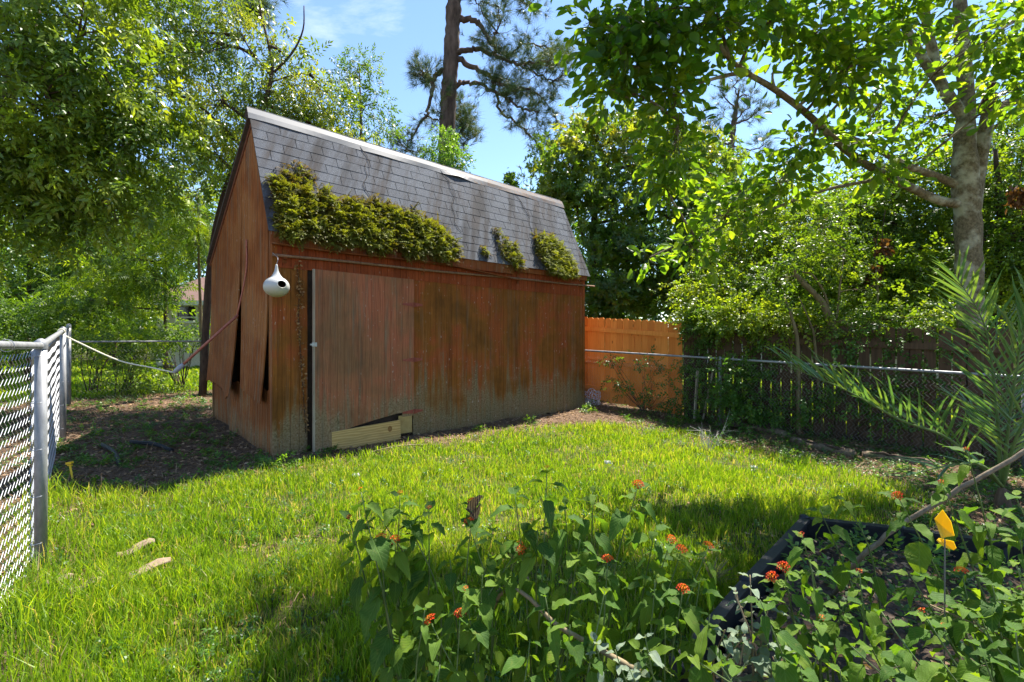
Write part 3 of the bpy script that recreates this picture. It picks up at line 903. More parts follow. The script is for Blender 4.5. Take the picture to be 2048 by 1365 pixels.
def twig_tpl(n=6, wd=0.45, ll=0.4, droop=0.2):
    V, F = leaf2_tpl(1, wd, 0.12)
    it = []
    for i in range(n):
        x = 0.1 + 0.75 * i / n; a = i * 2.4
        it.append((V, F, (x, 0, -droop * x * x), (0.55, 0.8 * math.cos(a), 0.5 * math.sin(a) - droop), (0.2 * math.sin(a * 3), 0.2, 1), ll * (0.8 + 0.3 * ((i * 37) % 10) / 10)))
    it.append((V, F, (0.8, 0, -droop * .7), (1, 0.1, -droop), (0, 0, 1), ll))
    return combine(it)
def rosette_tpl(n=7, wd=0.4, lift=0.35):
    V, F = leaf2_tpl(1, wd, 0.15)
    it = []
    for i in range(n):
        a = 2 * PI * i / n + (i % 3) * 0.2
        it.append((V, F, (0, 0, 0), (lift + 0.25 * (i % 2), math.cos(a), math.sin(a)), (1, -0.5 * math.cos(a), -0.5 * math.sin(a)), 0.8 + 0.25 * (i % 3) / 2))
    return combine(it)
def needle_tpl(n=30, spread=1.0, wd=0.020):
    r = np.random.default_rng(3)
    Vs, Fs = [], []
    for i in range(n):
        x0 = r.uniform(0, 0.45)
        a = r.uniform(0, 2 * PI); el = r.uniform(0.25, 1.0) * spread
        d = np.array([math.cos(el), math.sin(el) * math.cos(a), math.sin(el) * math.sin(a)])
        sd = nrm(np.cross(d, r.normal(size=3)))
        p = np.array([x0, 0, 0]); L = r.uniform(0.55, 0.8)
        Vs += [p - sd * wd / 2, p + sd * wd / 2, p + d * L]; Fs.append([3 * i, 3 * i + 1, 3 * i + 2])
    return np.array(Vs), np.array(Fs)
T_PIN = pinnate_tpl(); T_PIN2 = pinnate_tpl(6, 0.24, 0.36); T_TWIG = twig_tpl(); T_TWIGD = twig_tpl(7, 0.36, 0.42, 0.45)
_ov = np.array([[0, 0, 0], [.22, .15, .04], [.22, 0, 0], [.22, -.15, .04], [.55, .26, .05], [.55, 0, -.04], [.55, -.26, .05], [.84, .2, 0], [.84, 0, -.09], [.84, -.2, 0], [1, 0, -.15]])
T_OBO = (_ov, np.array([[0, 2, 1], [0, 3, 2], [7, 8, 10], [8, 9, 10], [1, 2, 5], [1, 5, 4], [2, 3, 6], [2, 6, 5], [4, 5, 8], [4, 8, 7], [5, 6, 9], [5, 9, 8]]))
T_BROAD = twig_tpl(7, 0.38, 0.46, 0.35)
T_ROS = rosette_tpl(); T_NEED = needle_tpl(); T_LEAF = leaf_tpl(1, 0.55, 0.12, 0.18); T_SMALL = twig_tpl(6, 0.55, 0.36, 0.25)

# leaf colours
L_LEFT = leaf_mat('pecan leaves', [(0.05856, 0.1171, 0.01464), (0.1098, 0.1903, 0.01903), (0.1903, 0.2782, 0.02635), (0.2928, 0.3514, 0.03806)], 0.42, 0.38, 0.5)
L_UNDER = leaf_mat('understory leaves', [(0.0366, 0.0854, 0.01464), (0.0793, 0.1525, 0.01708), (0.1708, 0.2562, 0.02196), (0.2684, 0.3294, 0.0244)], 0.5, 0.45, 0.4)
L_DROOP = leaf_mat('drooping leaves', [(0.0549, 0.1037, 0.0122), (0.1037, 0.1708, 0.0183), (0.183, 0.244, 0.0244), (0.2928, 0.305, 0.0488)], 0.42, 0.35, 0.5)
L_LAUREL = leaf_mat('laurel leaves', [(0.0488, 0.1098, 0.01952), (0.0854, 0.1647, 0.0244), (0.1342, 0.2074, 0.0244)], 0.4, 0.5, 0.3)
L_MAG = leaf_mat('magnolia leaves', [(0.04941, 0.1098, 0.01952), (0.08784, 0.1708, 0.02196), (0.1757, 0.2318, 0.02684), (0.3074, 0.2562, 0.0305), (0.3623, 0.2074, 0.0366)], 0.52, 0.35, 0.5)
L_SHRUB = leaf_mat('privet leaves', [(0.0427, 0.0915, 0.0122), (0.0793, 0.1525, 0.01464), (0.1586, 0.244, 0.01952), (0.244, 0.305, 0.02684)], 0.5, 0.4, 0.45)
L_NEAR = leaf_mat('near tree leaves', [(0.03904, 0.0915, 0.0122), (0.0671, 0.1403, 0.01464), (0.1342, 0.2196, 0.01708), (0.2196, 0.2684, 0.02196)], 0.58, 0.4, 0.35, tboost=2.1)
L_NEARO = leaf_mat('near tree single leaves', [(0.03416, 0.0915, 0.01464), (0.0549, 0.1342, 0.01708), (0.0976, 0.1891, 0.01952)], 0.58, 0.4, 0.35, use_obj=True, tboost=2.1)
L_PINE = leaf_mat('pine needles', [(0.03758, 0.07686, 0.03758), (0.06832, 0.1196, 0.04782), (0.1281, 0.1537, 0.05124)], 0.2, 0.5, 0.3)
L_VINE = leaf_mat('vine leaves', [(0.0366, 0.0976, 0.01708), (0.0732, 0.1708, 0.0244), (0.1586, 0.2684, 0.0366)], 0.45, 0.4, 0.4)
L_FERN = leaf_mat('roof fern', [(0.1361, 0.08722, 0.02196), (0.103, 0.1059, 0.01932), (0.1361, 0.162, 0.01932), (0.1989, 0.2366, 0.02635), (0.2826, 0.299, 0.04392)], 0.35, 0.6, 0.2)
L_FAR = leaf_mat('far wood leaves', [(0.0244, 0.061, 0.01708), (0.0488, 0.1098, 0.02196), (0.1098, 0.183, 0.0305)], 0.4, 0.6, 0.2)
L_DEAD = leaf_mat('dead leaves', [(0.0732, 0.02928, 0.01464), (0.1171, 0.0549, 0.02562), (0.161, 0.08784, 0.04392)], 0.3, 0.7, 0.2)
B_GREY = bark_mat('grey brown bark', (0.07, 0.05, 0.035), (0.17, 0.13, 0.095))
B_NEAR = bark_mat('lichen bark', (0.06525, 0.0551, 0.0319), (0.2175, 0.1812, 0.1087), (0.348, 0.3407, 0.2465), 34, 0.8)
B_PINE = bark_mat('pine bark', (0.04, 0.028, 0.022), (0.14, 0.10, 0.08), None, 7, 0.35, 1.0)
B_DARK = bark_mat('dark bark', (0.035, 0.025, 0.018), (0.10, 0.07, 0.05))
B_PALE = bark_mat('pale olive stems', (0.11, 0.085, 0.045), (0.21, 0.17, 0.09))

def lobe_pts(lobe, nsub, per, spread, shell=0.45):
    """lobe: (px,py,d,rx_px,ry_px,rd_m) -> (positions, outward dirs, sub-centres)"""
    px, py, d, rx, ry, rd = lobe
    c = W(px, py, d); R = np.array([rx * d / FPX, rd, ry * d / FPX])
    u = rdir(nsub); r = (shell + (1 - shell) * rng.random((nsub, 1))) ** 0.7
    sub = c + u * r * R
    m = rng.poisson(per, nsub) + 1
    ii = np.repeat(np.arange(nsub), m)
    sp = spread * (0.6 + 0.8 * rng.random(nsub))
    pos = sub[ii] + rng.normal(size=(len(ii), 3)) * sp[ii][:, None] * np.array([1, 1, 0.75])
    out = nrm(nrm(pos - c) * 0.6 + nrm(pos - sub[ii]) * 0.7 + rng.normal(size=pos.shape) * 0.45)
    return c, sub, pos, out, ii

def leaves_mesh(name, tpl, pos, D, Uh, scale, tint):
    V, F, t = scatter(tpl[0], tpl[1], pos, D, Uh, scale, tint)
    return V, F, t

def add_tree(name, label, base, trunk, radii, lobes, tpl, leafmat, barkmat, nsub=28, per=7, spread=0.35, size=0.3, droop=0.35, shell=0.45,
             tint_fn=None, cat='tree', group=None, limb_r=0.05, limbs=True, upbias=0.6, extra_limbs=(), sides=8, crown_name='crown', keep=None, stems=(), twig_every=2):
    base = np.asarray(base, float)
    root = thing(name, label, cat, base, 0, group)
    tr = smooth_pts(trunk, 4)
    rr = np.interp(np.linspace(0, 1, len(tr)), np.linspace(0, 1, len(radii)), radii)
    rr = rr * (1 + 0.06 * np.sin(np.arange(len(tr)) * 2.1))
    mb = MB().tube(tr, rr, max(sides, 8))
    to = wpart('trunk', mb, barkmat, root, True)
    for pts, r0, r1 in stems:
        p = smooth_pts(pts, 4); wpart('stem', MB().tube(p, np.linspace(r0, r1, len(p)), 8), barkmat, root, True)
    br = MB(); nb_ = 0
    for pts, r0, r1 in extra_limbs:
        p = smooth_pts(pts, 4); br.tube(p, np.linspace(r0, r1, len(p)), 7); nb_ += 1
    allp, alld, alls = [], [], []
    for lb in lobes:
        ns, pe = nsub, per
        if len(lb) > 6: ns = int(nsub * lb[6]); lb = lb[:6]
        c, sub, pos, out, ii = lobe_pts(lb, ns, pe, spread, shell)
        if limbs:
            cand = tr[len(tr) // 3:]
            for pts, r0, r1 in extra_limbs: cand = np.vstack([cand, smooth_pts(pts, 4)])
            dd = np.linalg.norm(cand - c, axis=1) + 0.6 * np.maximum(0, cand[:, 2] - c[2])
            a = cand[np.argmin(dd)]
            mid = (a + c) / 2 + rng.normal(size=3) * 0.08 * np.linalg.norm(c - a) + np.array([0, 0, 0.08 * np.linalg.norm(c - a)])
            p = smooth_pts([a, mid, c], 4)
            br.tube(p, np.linspace(limb_r, limb_r * 0.4, len(p)), 6, False); nb_ += 1
            for s in sub[:: twig_every]:
                st = p[rng.integers(len(p) // 2, len(p))]
                m2 = (st + s) / 2 + rng.normal(size=3) * 0.07
                br.tube([st, m2, s], [limb_r * 0.3, limb_r * 0.2, limb_r * 0.08], 4, False)
        allp.append(pos); alld.append(out); alls.append(np.full(len(pos), 0))
    pos = np.concatenate(allp); out = np.concatenate(alld)
    D = nrm(out + np.array([0, 0, -droop]) + rng.normal(size=pos.shape) * 0.25)
    Uh = nrm(np.array([0, 0, upbias]) + rng.normal(size=pos.shape) * 0.55 + out * 0.3)
    zc = pos[:, 2]
    base_t = np.clip(rng.beta(2, 2, len(pos)), 0, 1)
    clump = 0.18 * np.sin(pos[:, 0] * 2.9 + pos[:, 2] * 2.1) + 0.12 * np.sin(pos[:, 2] * 5.1 - pos[:, 1] * 3.3)
    tint = np.clip(base_t * 0.75 + 0.12 + clump, 0, 1) if tint_fn is None else np.clip(tint_fn(pos, base_t), 0, 1)
    sc = size * (0.65 + 0.7 * rng.random(len(pos)))
    if keep is not None:
        kk = keep(pos); pos, D, Uh, sc, tint = pos[kk], D[kk], Uh[kk], sc[kk], tint[kk]
    V, F, t = scatter(tpl[0], tpl[1], pos, D, Uh, sc, tint)
    if br.n: wpart('branches', br, barkmat, root, True)
    me = mesh_np(crown_name, V - base, [F], False, t)
    cr = link(crown_name, me, leafmat, root)
    return root, pos, D, Uh, sc

def gw(px, py, d):
    """ground point below a pixel column at depth d"""
    x = (px - CX) / FPX * d
    return np.array([x, d, float(gz(x, d))])

# ---- left: big tree overhanging the fence
bt = gw(-140, 0, 8.6)
add_tree('pecan_tree', 'large leafy tree filling the upper left above the chain-link fence', bt,
         [bt, W(-120, 520, 8.6), W(-40, 330, 8.4), W(30, 150, 8.4), W(90, -40, 8.6)], [0.26, 0.2, 0.16, 0.12, 0.06],
         [(40, 60, 7.2, 110, 80, 0.9), (170, 60, 7.6, 120, 85, 0.9), (90, 190, 7.2, 130, 80, 0.9), (230, 190, 7.8, 110, 90, 0.9), (20, 300, 7.2, 100, 70, 0.8),
          (150, 310, 7.6, 120, 70, 0.8), (300, 290, 8.2, 90, 90, 0.8), (60, 420, 7.8, 90, 60, 0.8), (200, 420, 8.0, 100, 60, 0.8), (-60, 160, 7, 110, 160, 1), (40, -90, 7.2, 170, 110, 1.1), (240, -60, 8, 90, 60, .9),
          (-160, 380, 7, 90, 140, .9)],
         T_BROAD, L_LEFT, B_GREY, nsub=36, per=9, spread=0.25, size=0.27, droop=0.6, limb_r=0.06,
         extra_limbs=[([W(-60, 380, 8.4), W(20, 350, 8.2), W(70, 290, 8.0), W(140, 250, 8)], 0.07, 0.02), ([W(-80, 420, 8.5), W(30, 330, 8.6), W(60, 270, 8.5)], 0.05, 0.02)])
# ---- tree leaning behind the shed, drooping leaves
bt = gw(405, 0, 9.9)
add_tree('leaning_tree', 'tall tree with drooping leaves and bare twigs behind the shed gable', bt,
         [bt, W(418, 560, 9.9), W(440, 420, 9.8), W(475, 320, 9.6), W(520, 230, 9.4), W(540, 170, 9.3), W(545, 130, 9.3)], [0.075, 0.07, 0.06, 0.055, 0.05, 0.04, 0.032],
         [(400, 110, 9.2, 85, 80, 0.7), (470, 80, 9.4, 75, 70, 0.7, 0.8), (440, 200, 9.4, 100, 70, 0.7), (380, 300, 9.2, 60, 90, 0.6), (330, 180, 9.2, 70, 80, 0.7), (560, 190, 9.6, 70, 45, 0.6), (600, 240, 9.8, 75, 55, 0.6),
          (640, 190, 9.9, 45, 45, 0.5, 0.8), (520, 250, 9.9, 70, 50, 0.6), (440, 320, 10, 60, 80, 0.7), (570, 110, 9.6, 35, 30, 0.4, 0.5), (330, 60, 9.2, 50, 60, 0.6, .8), (690, 290, 9.9, 50, 35, .5), (430, -20, 9.3, 80, 50, .7, .8)],
         T_TWIGD, L_DROOP, B_DARK, nsub=30, per=8, spread=0.24, size=0.23, droop=0.9, limb_r=0.035,
         extra_limbs=[([W(545, 130, 9.3), W(535, 80, 9.3), W(522, 30, 9.3), W(514, -30, 9.3)], 0.028, 0.014), ([W(548, 145, 9.3), W(585, 105, 9.3), W(606, 60, 9.3), W(608, 12, 9.3)], 0.026, 0.010),
                      ([W(540, 150, 9.3), W(500, 100, 9.4), W(480, 60, 9.4)], 0.02, 0.008), ([W(540, 165, 9.3), W(590, 150, 9.4), W(630, 150, 9.4)], 0.018, 0.006)])
# ---- glossy laurel behind the ridge
bt = gw(720, 0, 11.0)
def lau_lobes():
    return [(712, 150, 11, 22, 45, 0.3), (735, 130, 11, 20, 30, 0.3, 0.7), (700, 210, 11, 26, 45, 0.3), (755, 205, 11, 24, 40, 0.3), (765, 265, 11, 22, 25, 0.3, 0.7), (690, 270, 11, 30, 30, 0.3), (725, 250, 11, 30, 40, .3, .8), (690, 160, 11, 14, 40, .2, .5)]
add_tree('laurel_tree', 'slender glossy-leaved tree rising above the middle of the shed ridge', bt, [bt, W(722, 420, 11), W(722, 250, 11), W(718, 130, 11)], [0.06, 0.05, 0.03, 0.012],
         lau_lobes(), T_TWIGD, L_LAUREL, B_GREY, nsub=11, per=6, spread=0.12, size=0.21, droop=0.05, limb_r=0.018)

# ---- understory and small trees at left
def small_tree(label, px, d, top, lobes, tpl=T_PIN2, mat=None, r=0.05, name='small_tree', lean=0, **kw):
    b = gw(px, 0, d)
    add_tree(name, label, b, [b, W(px + lean * .4, 620, d), W(px + lean * 0.8, (620 + top) / 2, d), W(px + lean, top, d)], [r, r * .85, r * .6, r * .25], lobes, tpl, mat or L_UNDER, B_DARK if r > 0.045 else B_PALE, **kw)
small_tree('thin dark tree with feathery bright leaves standing in front of the far house', 331, 13.0, 440,
           [(290, 520, 12.6, 60, 45, 0.7), (240, 560, 12.4, 60, 40, 0.7), (330, 450, 12.8, 60, 40, 0.7), (380, 470, 12.6, 35, 35, .5), (310, 560, 12.2, 36, 26, .5, .6), (180, 600, 12.4, 60, 35, 0.6)], nsub=26, per=7, spread=0.28, size=0.36, droop=0.5, limb_r=0.03)
small_tree('small tree with pale forked stems close behind the shed gable', 405, 11.0, 400,
           [(400, 420, 11, 40, 60, 0.5), (360, 400, 11.4, 50, 50, 0.5), (385, 490, 11.2, 26, 40, 0.4, .6)], r=0.04, lean=-10, nsub=24, per=7, spread=0.22, size=0.28, droop=0.5, limb_r=0.025)
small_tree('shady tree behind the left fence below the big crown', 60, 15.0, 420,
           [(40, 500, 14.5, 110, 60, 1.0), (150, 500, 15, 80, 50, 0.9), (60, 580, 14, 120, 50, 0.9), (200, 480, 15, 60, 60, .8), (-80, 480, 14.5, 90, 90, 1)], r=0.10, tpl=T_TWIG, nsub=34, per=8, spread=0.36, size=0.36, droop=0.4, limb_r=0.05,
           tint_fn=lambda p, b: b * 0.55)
small_tree('slim tree with sunlit yellow-green leaves left of the far house', 230, 17.0, 430,
           [(230, 470, 17, 70, 50, .9), (280, 440, 17, 60, 50, .9), (170, 540, 16.5, 60, 50, .8), (260, 620, 15.5, 60, 35, .7), (130, 620, 15, 60, 30, .7)], r=0.07, tpl=T_TWIG, nsub=30, per=7, spread=0.38, size=0.42, droop=0.3, limb_r=0.04)
# shrubs along the back chain-link fence
def shrub(label, px, d, lobes, tpl=T_TWIG, mat=None, stems=4, name='shrub', bark=None, group=None, **kw):
    b = gw(px, 0, d)
    root = thing(name, label, 'shrub', b, 0, group)
    mb = MB(); allp, alld = [], []
    kw = dict(dict(nsub=24, per=7, spread=0.16, size=0.2, droop=0.3, tint_fn=None, sr=0.012), **kw)
    for lb in lobes:
        ns = kw['nsub']
        if len(lb) > 6: ns = int(ns * lb[6]); lb = lb[:6]
        c, sub, pos, out, ii = lobe_pts(lb, ns, kw['per'], kw['spread'], 0.35)
        for s_ in [c] + list(sub[:stems]):
            b2 = b + np.append(rng.normal(size=2) * 0.06, -0.02)
            m = (b2 + s_) / 2 + rng.normal(size=3) * 0.06
            mb.tube(smooth_pts([b2, m, s_], 3), np.linspace(kw['sr'], kw['sr'] * 0.3, 7), 5, False)
        allp.append(pos); alld.append(out)
    pos = np.concatenate(allp); out = np.concatenate(alld)
    ok = pos[:, 2] > gz(pos[:, 0], pos[:, 1]) + 0.02
    pos, out = pos[ok], out[ok]
    D = nrm(out + np.array([0, 0, -kw['droop']]) + rng.normal(size=pos.shape) * 0.3)
    Uh = nrm(np.array([0, 0, 0.9]) + rng.normal(size=pos.shape) * 0.5)
    bt_ = rng.beta(2, 2, len(pos))
    t = np.clip(bt_ if kw['tint_fn'] is None else kw['tint_fn'](pos, bt_), 0, 1)
    V, F, tt = scatter(tpl[0], tpl[1], pos, D, Uh, kw['size'] * (0.6 + 0.7 * rng.random(len(pos))), t)
    wpart('stems', mb, bark or B_DARK, root, True)
    link('foliage', mesh_np('foliage', V - b, [F], False, tt), mat or L_UNDER, root)
    return root
shrub('low bushy shrub at the far end of the left chain-link fence', 190, 10.2, [(175, 690, 10.2, 40, 35, .5), (215, 670, 10.4, 45, 30, .5)], nsub=16)
shrub('leafy sapling shrub under the white rope', 245, 10.0, [(240, 710, 10.0, 40, 30, .4), (265, 745, 9.8, 35, 30, .4), (290, 690, 10.2, 45, 30, .4)], nsub=11, size=.22)
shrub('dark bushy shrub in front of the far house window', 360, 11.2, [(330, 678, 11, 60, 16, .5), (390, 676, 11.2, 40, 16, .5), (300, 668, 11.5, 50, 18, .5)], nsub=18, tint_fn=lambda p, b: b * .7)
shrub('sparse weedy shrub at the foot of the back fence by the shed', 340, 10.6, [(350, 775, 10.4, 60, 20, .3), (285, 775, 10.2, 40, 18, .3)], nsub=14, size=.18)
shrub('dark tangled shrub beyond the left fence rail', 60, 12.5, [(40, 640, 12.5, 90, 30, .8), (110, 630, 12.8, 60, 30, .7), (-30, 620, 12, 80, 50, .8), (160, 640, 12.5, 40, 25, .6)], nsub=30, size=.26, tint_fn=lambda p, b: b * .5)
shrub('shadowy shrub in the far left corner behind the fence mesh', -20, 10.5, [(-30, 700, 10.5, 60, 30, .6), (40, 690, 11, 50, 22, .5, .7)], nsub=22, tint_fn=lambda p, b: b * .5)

# ---- pines
def pine(name, label, base, trunk, radii, limbs, tufts_per_m=16, size=0.34, spread=0.30, dens=None):
    root = thing(name, label, 'tree', base)
    tr = smooth_pts(trunk, 8)
    rr = np.interp(np.linspace(0, 1, len(tr)), np.linspace(0, 1, len(radii)), radii) * (1 + 0.07 * np.sin(np.arange(len(tr)) * 2.9) + 0.05 * rng.normal(size=len(tr)))
    mb = MB().tube(tr, rr, 14)
    wpart('trunk', mb, B_PINE, root, True)
    br = MB(); P, D = [], []
    for lim in limbs:
        pts, r0, r1, f0 = lim[:4]; dm = lim[4] if len(lim) > 4 else 1.0
        p = smooth_pts(pts, 6); p = p + rng.normal(size=p.shape) * 0.03
        br.tube(p, np.linspace(r0, r1, len(p)), 7, False)
        seg = np.linalg.norm(np.diff(p, axis=0), axis=1).sum()
        nt = int(seg * tufts_per_m * 0.35 * dm)
        for _ in range(nt):
            f = f0 + (1 - f0) * rng.random(); i = min(int(f * (len(p) - 1)), len(p) - 2)
            a = p[i] + (p[i + 1] - p[i]) * rng.random()
            dr = nrm(nrm(p[i + 1] - p[i]) * 0.5 + rng.normal(size=3) * np.array([0.8, 0.8, 0.55]))
            L = spread * (0.6 + 1.6 * rng.random()) * (1.2 - 0.5 * f)
            e = a + dr * L + np.array([0, 0, 0.15 * L])
            m = (a + e) / 2 + np.array([0, 0, -0.12 * L])
            br.tube([a, m, e], [0.014, 0.010, 0.005], 4, False)
            for q in range(rng.integers(3, 6)):
                fr = 0.45 + 0.55 * rng.random()
                P.append(a + (e - a) * fr + rng.normal(size=3) * 0.09); D.append(nrm(dr + rng.normal(size=3) * 0.6 + np.array([0, 0, 0.35])))
    P = np.array(P); D = np.array(D)
    V, F, t = scatter(T_NEED[0], T_NEED[1], P, D, rdir(len(P)), size * (0.7 + 0.6 * rng.random(len(P))), rng.random(len(P)))
    wpart('branches', br, B_PINE, root, True)
    link('crown', mesh_np('crown', V - np.asarray(base), [F], False, t), L_PINE, root)
    return root
d = 16.0
b = gw(888, 0, d)
w_ = lambda x, y, dd=d: W(x, y, dd)
pine('pine_tree', 'tall bare-trunked pine behind the shed ridge with needled limbs on its right', b,
     [b, w_(888, 560), w_(890, 400), w_(893, 290), w_(897, 200), w_(902, 120), w_(906, 40), w_(912, -60), w_(918, -220)], [0.36, 0.30, 0.28, 0.265, 0.255, 0.245, 0.235, 0.22, 0.18],
     [([w_(916, 38), w_(945, 40), w_(965, 60), w_(985, 90, 15.6), w_(1010, 110, 15.4)], 0.11, 0.04, 0.5, .8),
      ([w_(914, 108), w_(940, 98), w_(975, 105), w_(1015, 122, 15.5), w_(1060, 128, 15), w_(1100, 120, 15)], 0.10, 0.03, 0.45, 1.3),
      ([w_(914, 120), w_(950, 136), w_(982, 155), w_(1010, 172, 15.6), w_(1060, 180, 15.2)], 0.10, 0.03, 0.5, 1.2),
      ([w_(912, 172), w_(930, 165), w_(960, 170), w_(1000, 190, 15.6), w_(1040, 215, 15.2), w_(1080, 225, 15)], 0.08, 0.025, 0.4, 1.2),
      ([w_(985, 160), w_(1000, 220), w_(1030, 245), w_(1065, 275), w_(1085, 300), w_(1100, 320)], 0.05, 0.015, 0.3, .9),
      ([w_(1010, 120), w_(1050, 90), w_(1095, 95), w_(1125, 120)], 0.04, 0.012, 0.2, 1.6),
      ([w_(1040, 130), w_(1080, 150), w_(1110, 160), w_(1130, 140)], 0.04, 0.012, 0.2, 1.5),
      ([w_(1000, 190), w_(1040, 180), w_(1080, 190), w_(1115, 240)], 0.04, 0.012, 0.2, 1.2),
      ([w_(980, 90), w_(990, 60), w_(960, 20), w_(950, -10)], 0.04, 0.012, 0.1, 1.2), ([w_(985, 80), w_(1000, 45), w_(990, 5)], 0.03, 0.012, 0.1, 1.2),
      ([w_(894, 135), w_(872, 155), w_(862, 190), w_(853, 228), w_(830, 262), w_(815, 290)], 0.09, 0.02, 0.6, .45), ([w_(866, 165), w_(852, 150), w_(845, 150)], 0.03, 0.01, 0.3, 4),
      ([w_(853, 228), w_(880, 240), w_(885, 205)], 0.03, 0.01, 0.2, 1.3), ([w_(905, 250, 16.5), w_(920, 225, 16.8), w_(928, 205, 17)], 0.03, 0.01, 0.2, 2.2), ([w_(905, 280, 16.5), w_(925, 255, 17), w_(935, 235, 17)], 0.03, 0.01, 0.2, 2.2),
      ([w_(900, 300, 16.6), w_(925, 290, 17), w_(940, 275, 17)], 0.03, 0.01, 0.2, 2), ([w_(815, 290), w_(812, 300), w_(830, 305)], 0.02, 0.008, 0.2, 1.5),
      ([w_(914, 0), w_(990, -30), w_(1050, 5), w_(1065, 10)], 0.08, 0.015, 0.75, .8), ([w_(912, -60), w_(960, -80), w_(1020, -60)], 0.08, 0.02, 0.3, 1.2), ([w_(912, -90), w_(850, -120), w_(800, -90)], 0.08, 0.02, 0.4, 1)],
     tufts_per_m=22, size=0.42, spread=0.36)
d = 24.0
b = gw(255, 0, d)
pine('pine_tree', 'distant pine showing between leafy crowns at upper left', b, [b, W(255, 300, d), W(262, 0, d), W(270, -260, d)], [0.3, 0.25, 0.2, 0.12],
     [([W(262, 110, d), W(300, 90, d), W(340, 95, d), W(370, 80, d)], .08, .02, .2), ([W(262, 40, d), W(300, 20, d), W(345, 30, d)], .08, .02, .2), ([W(264, -10, d), W(230, 0, d), W(215, 30, d)], .07, .02, .3), ([W(262, 140, d), W(320, 150, d), W(360, 140, d)], .06, .02, .3), ([W(266, -60, d), W(330, -40, d), W(380, 0, d)], .07, .02, .3),
      ([W(266, -60, d), W(400, -60, d), W(480, 0, d), W(488, 25, d)], .07, .02, .6), ([W(266, -80, d), W(420, -90, d), W(500, -10, d), W(508, 25, d)], .07, .02, .65)], tufts_per_m=14, size=0.6, spread=0.6)
d = 27.0
b = gw(1465, 0, d)
pine('pine_tree', 'distant pine seen in the sky gap beneath the near tree branches at right', b, [b, W(1460, 420, d), W(1462, 300, d), W(1470, 230, d), W(1478, 180, d)], [0.3, 0.25, 0.2, 0.12, 0.05],
     [([W(1462, 290, d), W(1430, 270, d), W(1410, 240, d)], .06, .02, .3), ([W(1466, 250, d), W(1500, 235, d), W(1515, 215, d)], .06, .02, .2), ([W(1470, 220, d), W(1450, 195, d), W(1440, 180, d)], .05, .02, .1), ([W(1474, 200, d), W(1490, 190, d), W(1505, 195, d)], .05, .02, .1),
      ([W(1462, 290, d), W(1500, 300, d), W(1530, 290, d)], .05, .02, .4), ([W(1462, 320, d), W(1440, 320, d), W(1400, 300, d)], .05, .02, .4), ([W(1474, 190, d), W(1470, 170, d), W(1475, 160, d)], .04, .02, .1), ([W(1466, 250, d), W(1485, 225, d), W(1500, 215, d)], .05, .02, .1)], tufts_per_m=17, size=0.6, spread=0.55)
# ---- vine mass round the pine foot, above the ridge
shrub('sunlit yellow-green vine clump at the foot of the pine, above the ridge', 885, 12.5, [(880, 305, 12.5, 38, 30, .4), (905, 330, 12.3, 30, 22, .4), (870, 360, 12.5, 50, 40, .4), (893, 275, 12.7, 18, 14, .3, .6)], mat=L_VINE, tpl=T_SMALL, name='climbing_vine', nsub=22, spread=.12, size=.2, per=8, sr=.02, stems=2, tint_fn=lambda p, b: .35 + .65 * b)
shrub('small dark leafy tip poking above the right part of the ridge', 1030, 13.0, [(1025, 365, 13, 18, 18, .2), (1040, 400, 13, 25, 25, .3)], mat=L_MAG, tpl=T_ROS, nsub=9, spread=.10, size=.11, sr=.02, stems=1, name='bush', tint_fn=lambda p, b: b * .4)

# ---- magnolia behind the orange fence
d = 14.5
b = gw(1190, 0, d)
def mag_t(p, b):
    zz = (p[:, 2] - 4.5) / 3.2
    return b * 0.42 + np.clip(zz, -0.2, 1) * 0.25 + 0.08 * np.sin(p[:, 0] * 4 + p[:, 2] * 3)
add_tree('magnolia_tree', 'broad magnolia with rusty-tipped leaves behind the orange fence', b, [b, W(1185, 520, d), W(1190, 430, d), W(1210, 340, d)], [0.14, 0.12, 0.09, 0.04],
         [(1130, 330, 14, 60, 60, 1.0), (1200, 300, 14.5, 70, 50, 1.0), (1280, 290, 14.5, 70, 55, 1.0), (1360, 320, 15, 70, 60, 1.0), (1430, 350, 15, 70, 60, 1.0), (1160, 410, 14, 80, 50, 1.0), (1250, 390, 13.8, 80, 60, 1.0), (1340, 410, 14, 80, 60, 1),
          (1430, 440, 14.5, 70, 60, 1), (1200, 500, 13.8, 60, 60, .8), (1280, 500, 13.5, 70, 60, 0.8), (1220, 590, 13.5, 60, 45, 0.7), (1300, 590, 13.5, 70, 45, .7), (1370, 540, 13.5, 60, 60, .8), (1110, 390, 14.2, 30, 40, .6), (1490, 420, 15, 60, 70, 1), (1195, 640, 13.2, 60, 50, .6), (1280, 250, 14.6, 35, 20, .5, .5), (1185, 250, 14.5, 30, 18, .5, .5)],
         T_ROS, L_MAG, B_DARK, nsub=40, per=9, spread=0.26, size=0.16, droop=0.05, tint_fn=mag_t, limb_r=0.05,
         extra_limbs=[([W(1185, 520, d), W(1160, 450, d), W(1150, 380, d)], .06, .03), ([W(1190, 430, d), W(1180, 380, d), W(1190, 300, d)], .05, .02)])
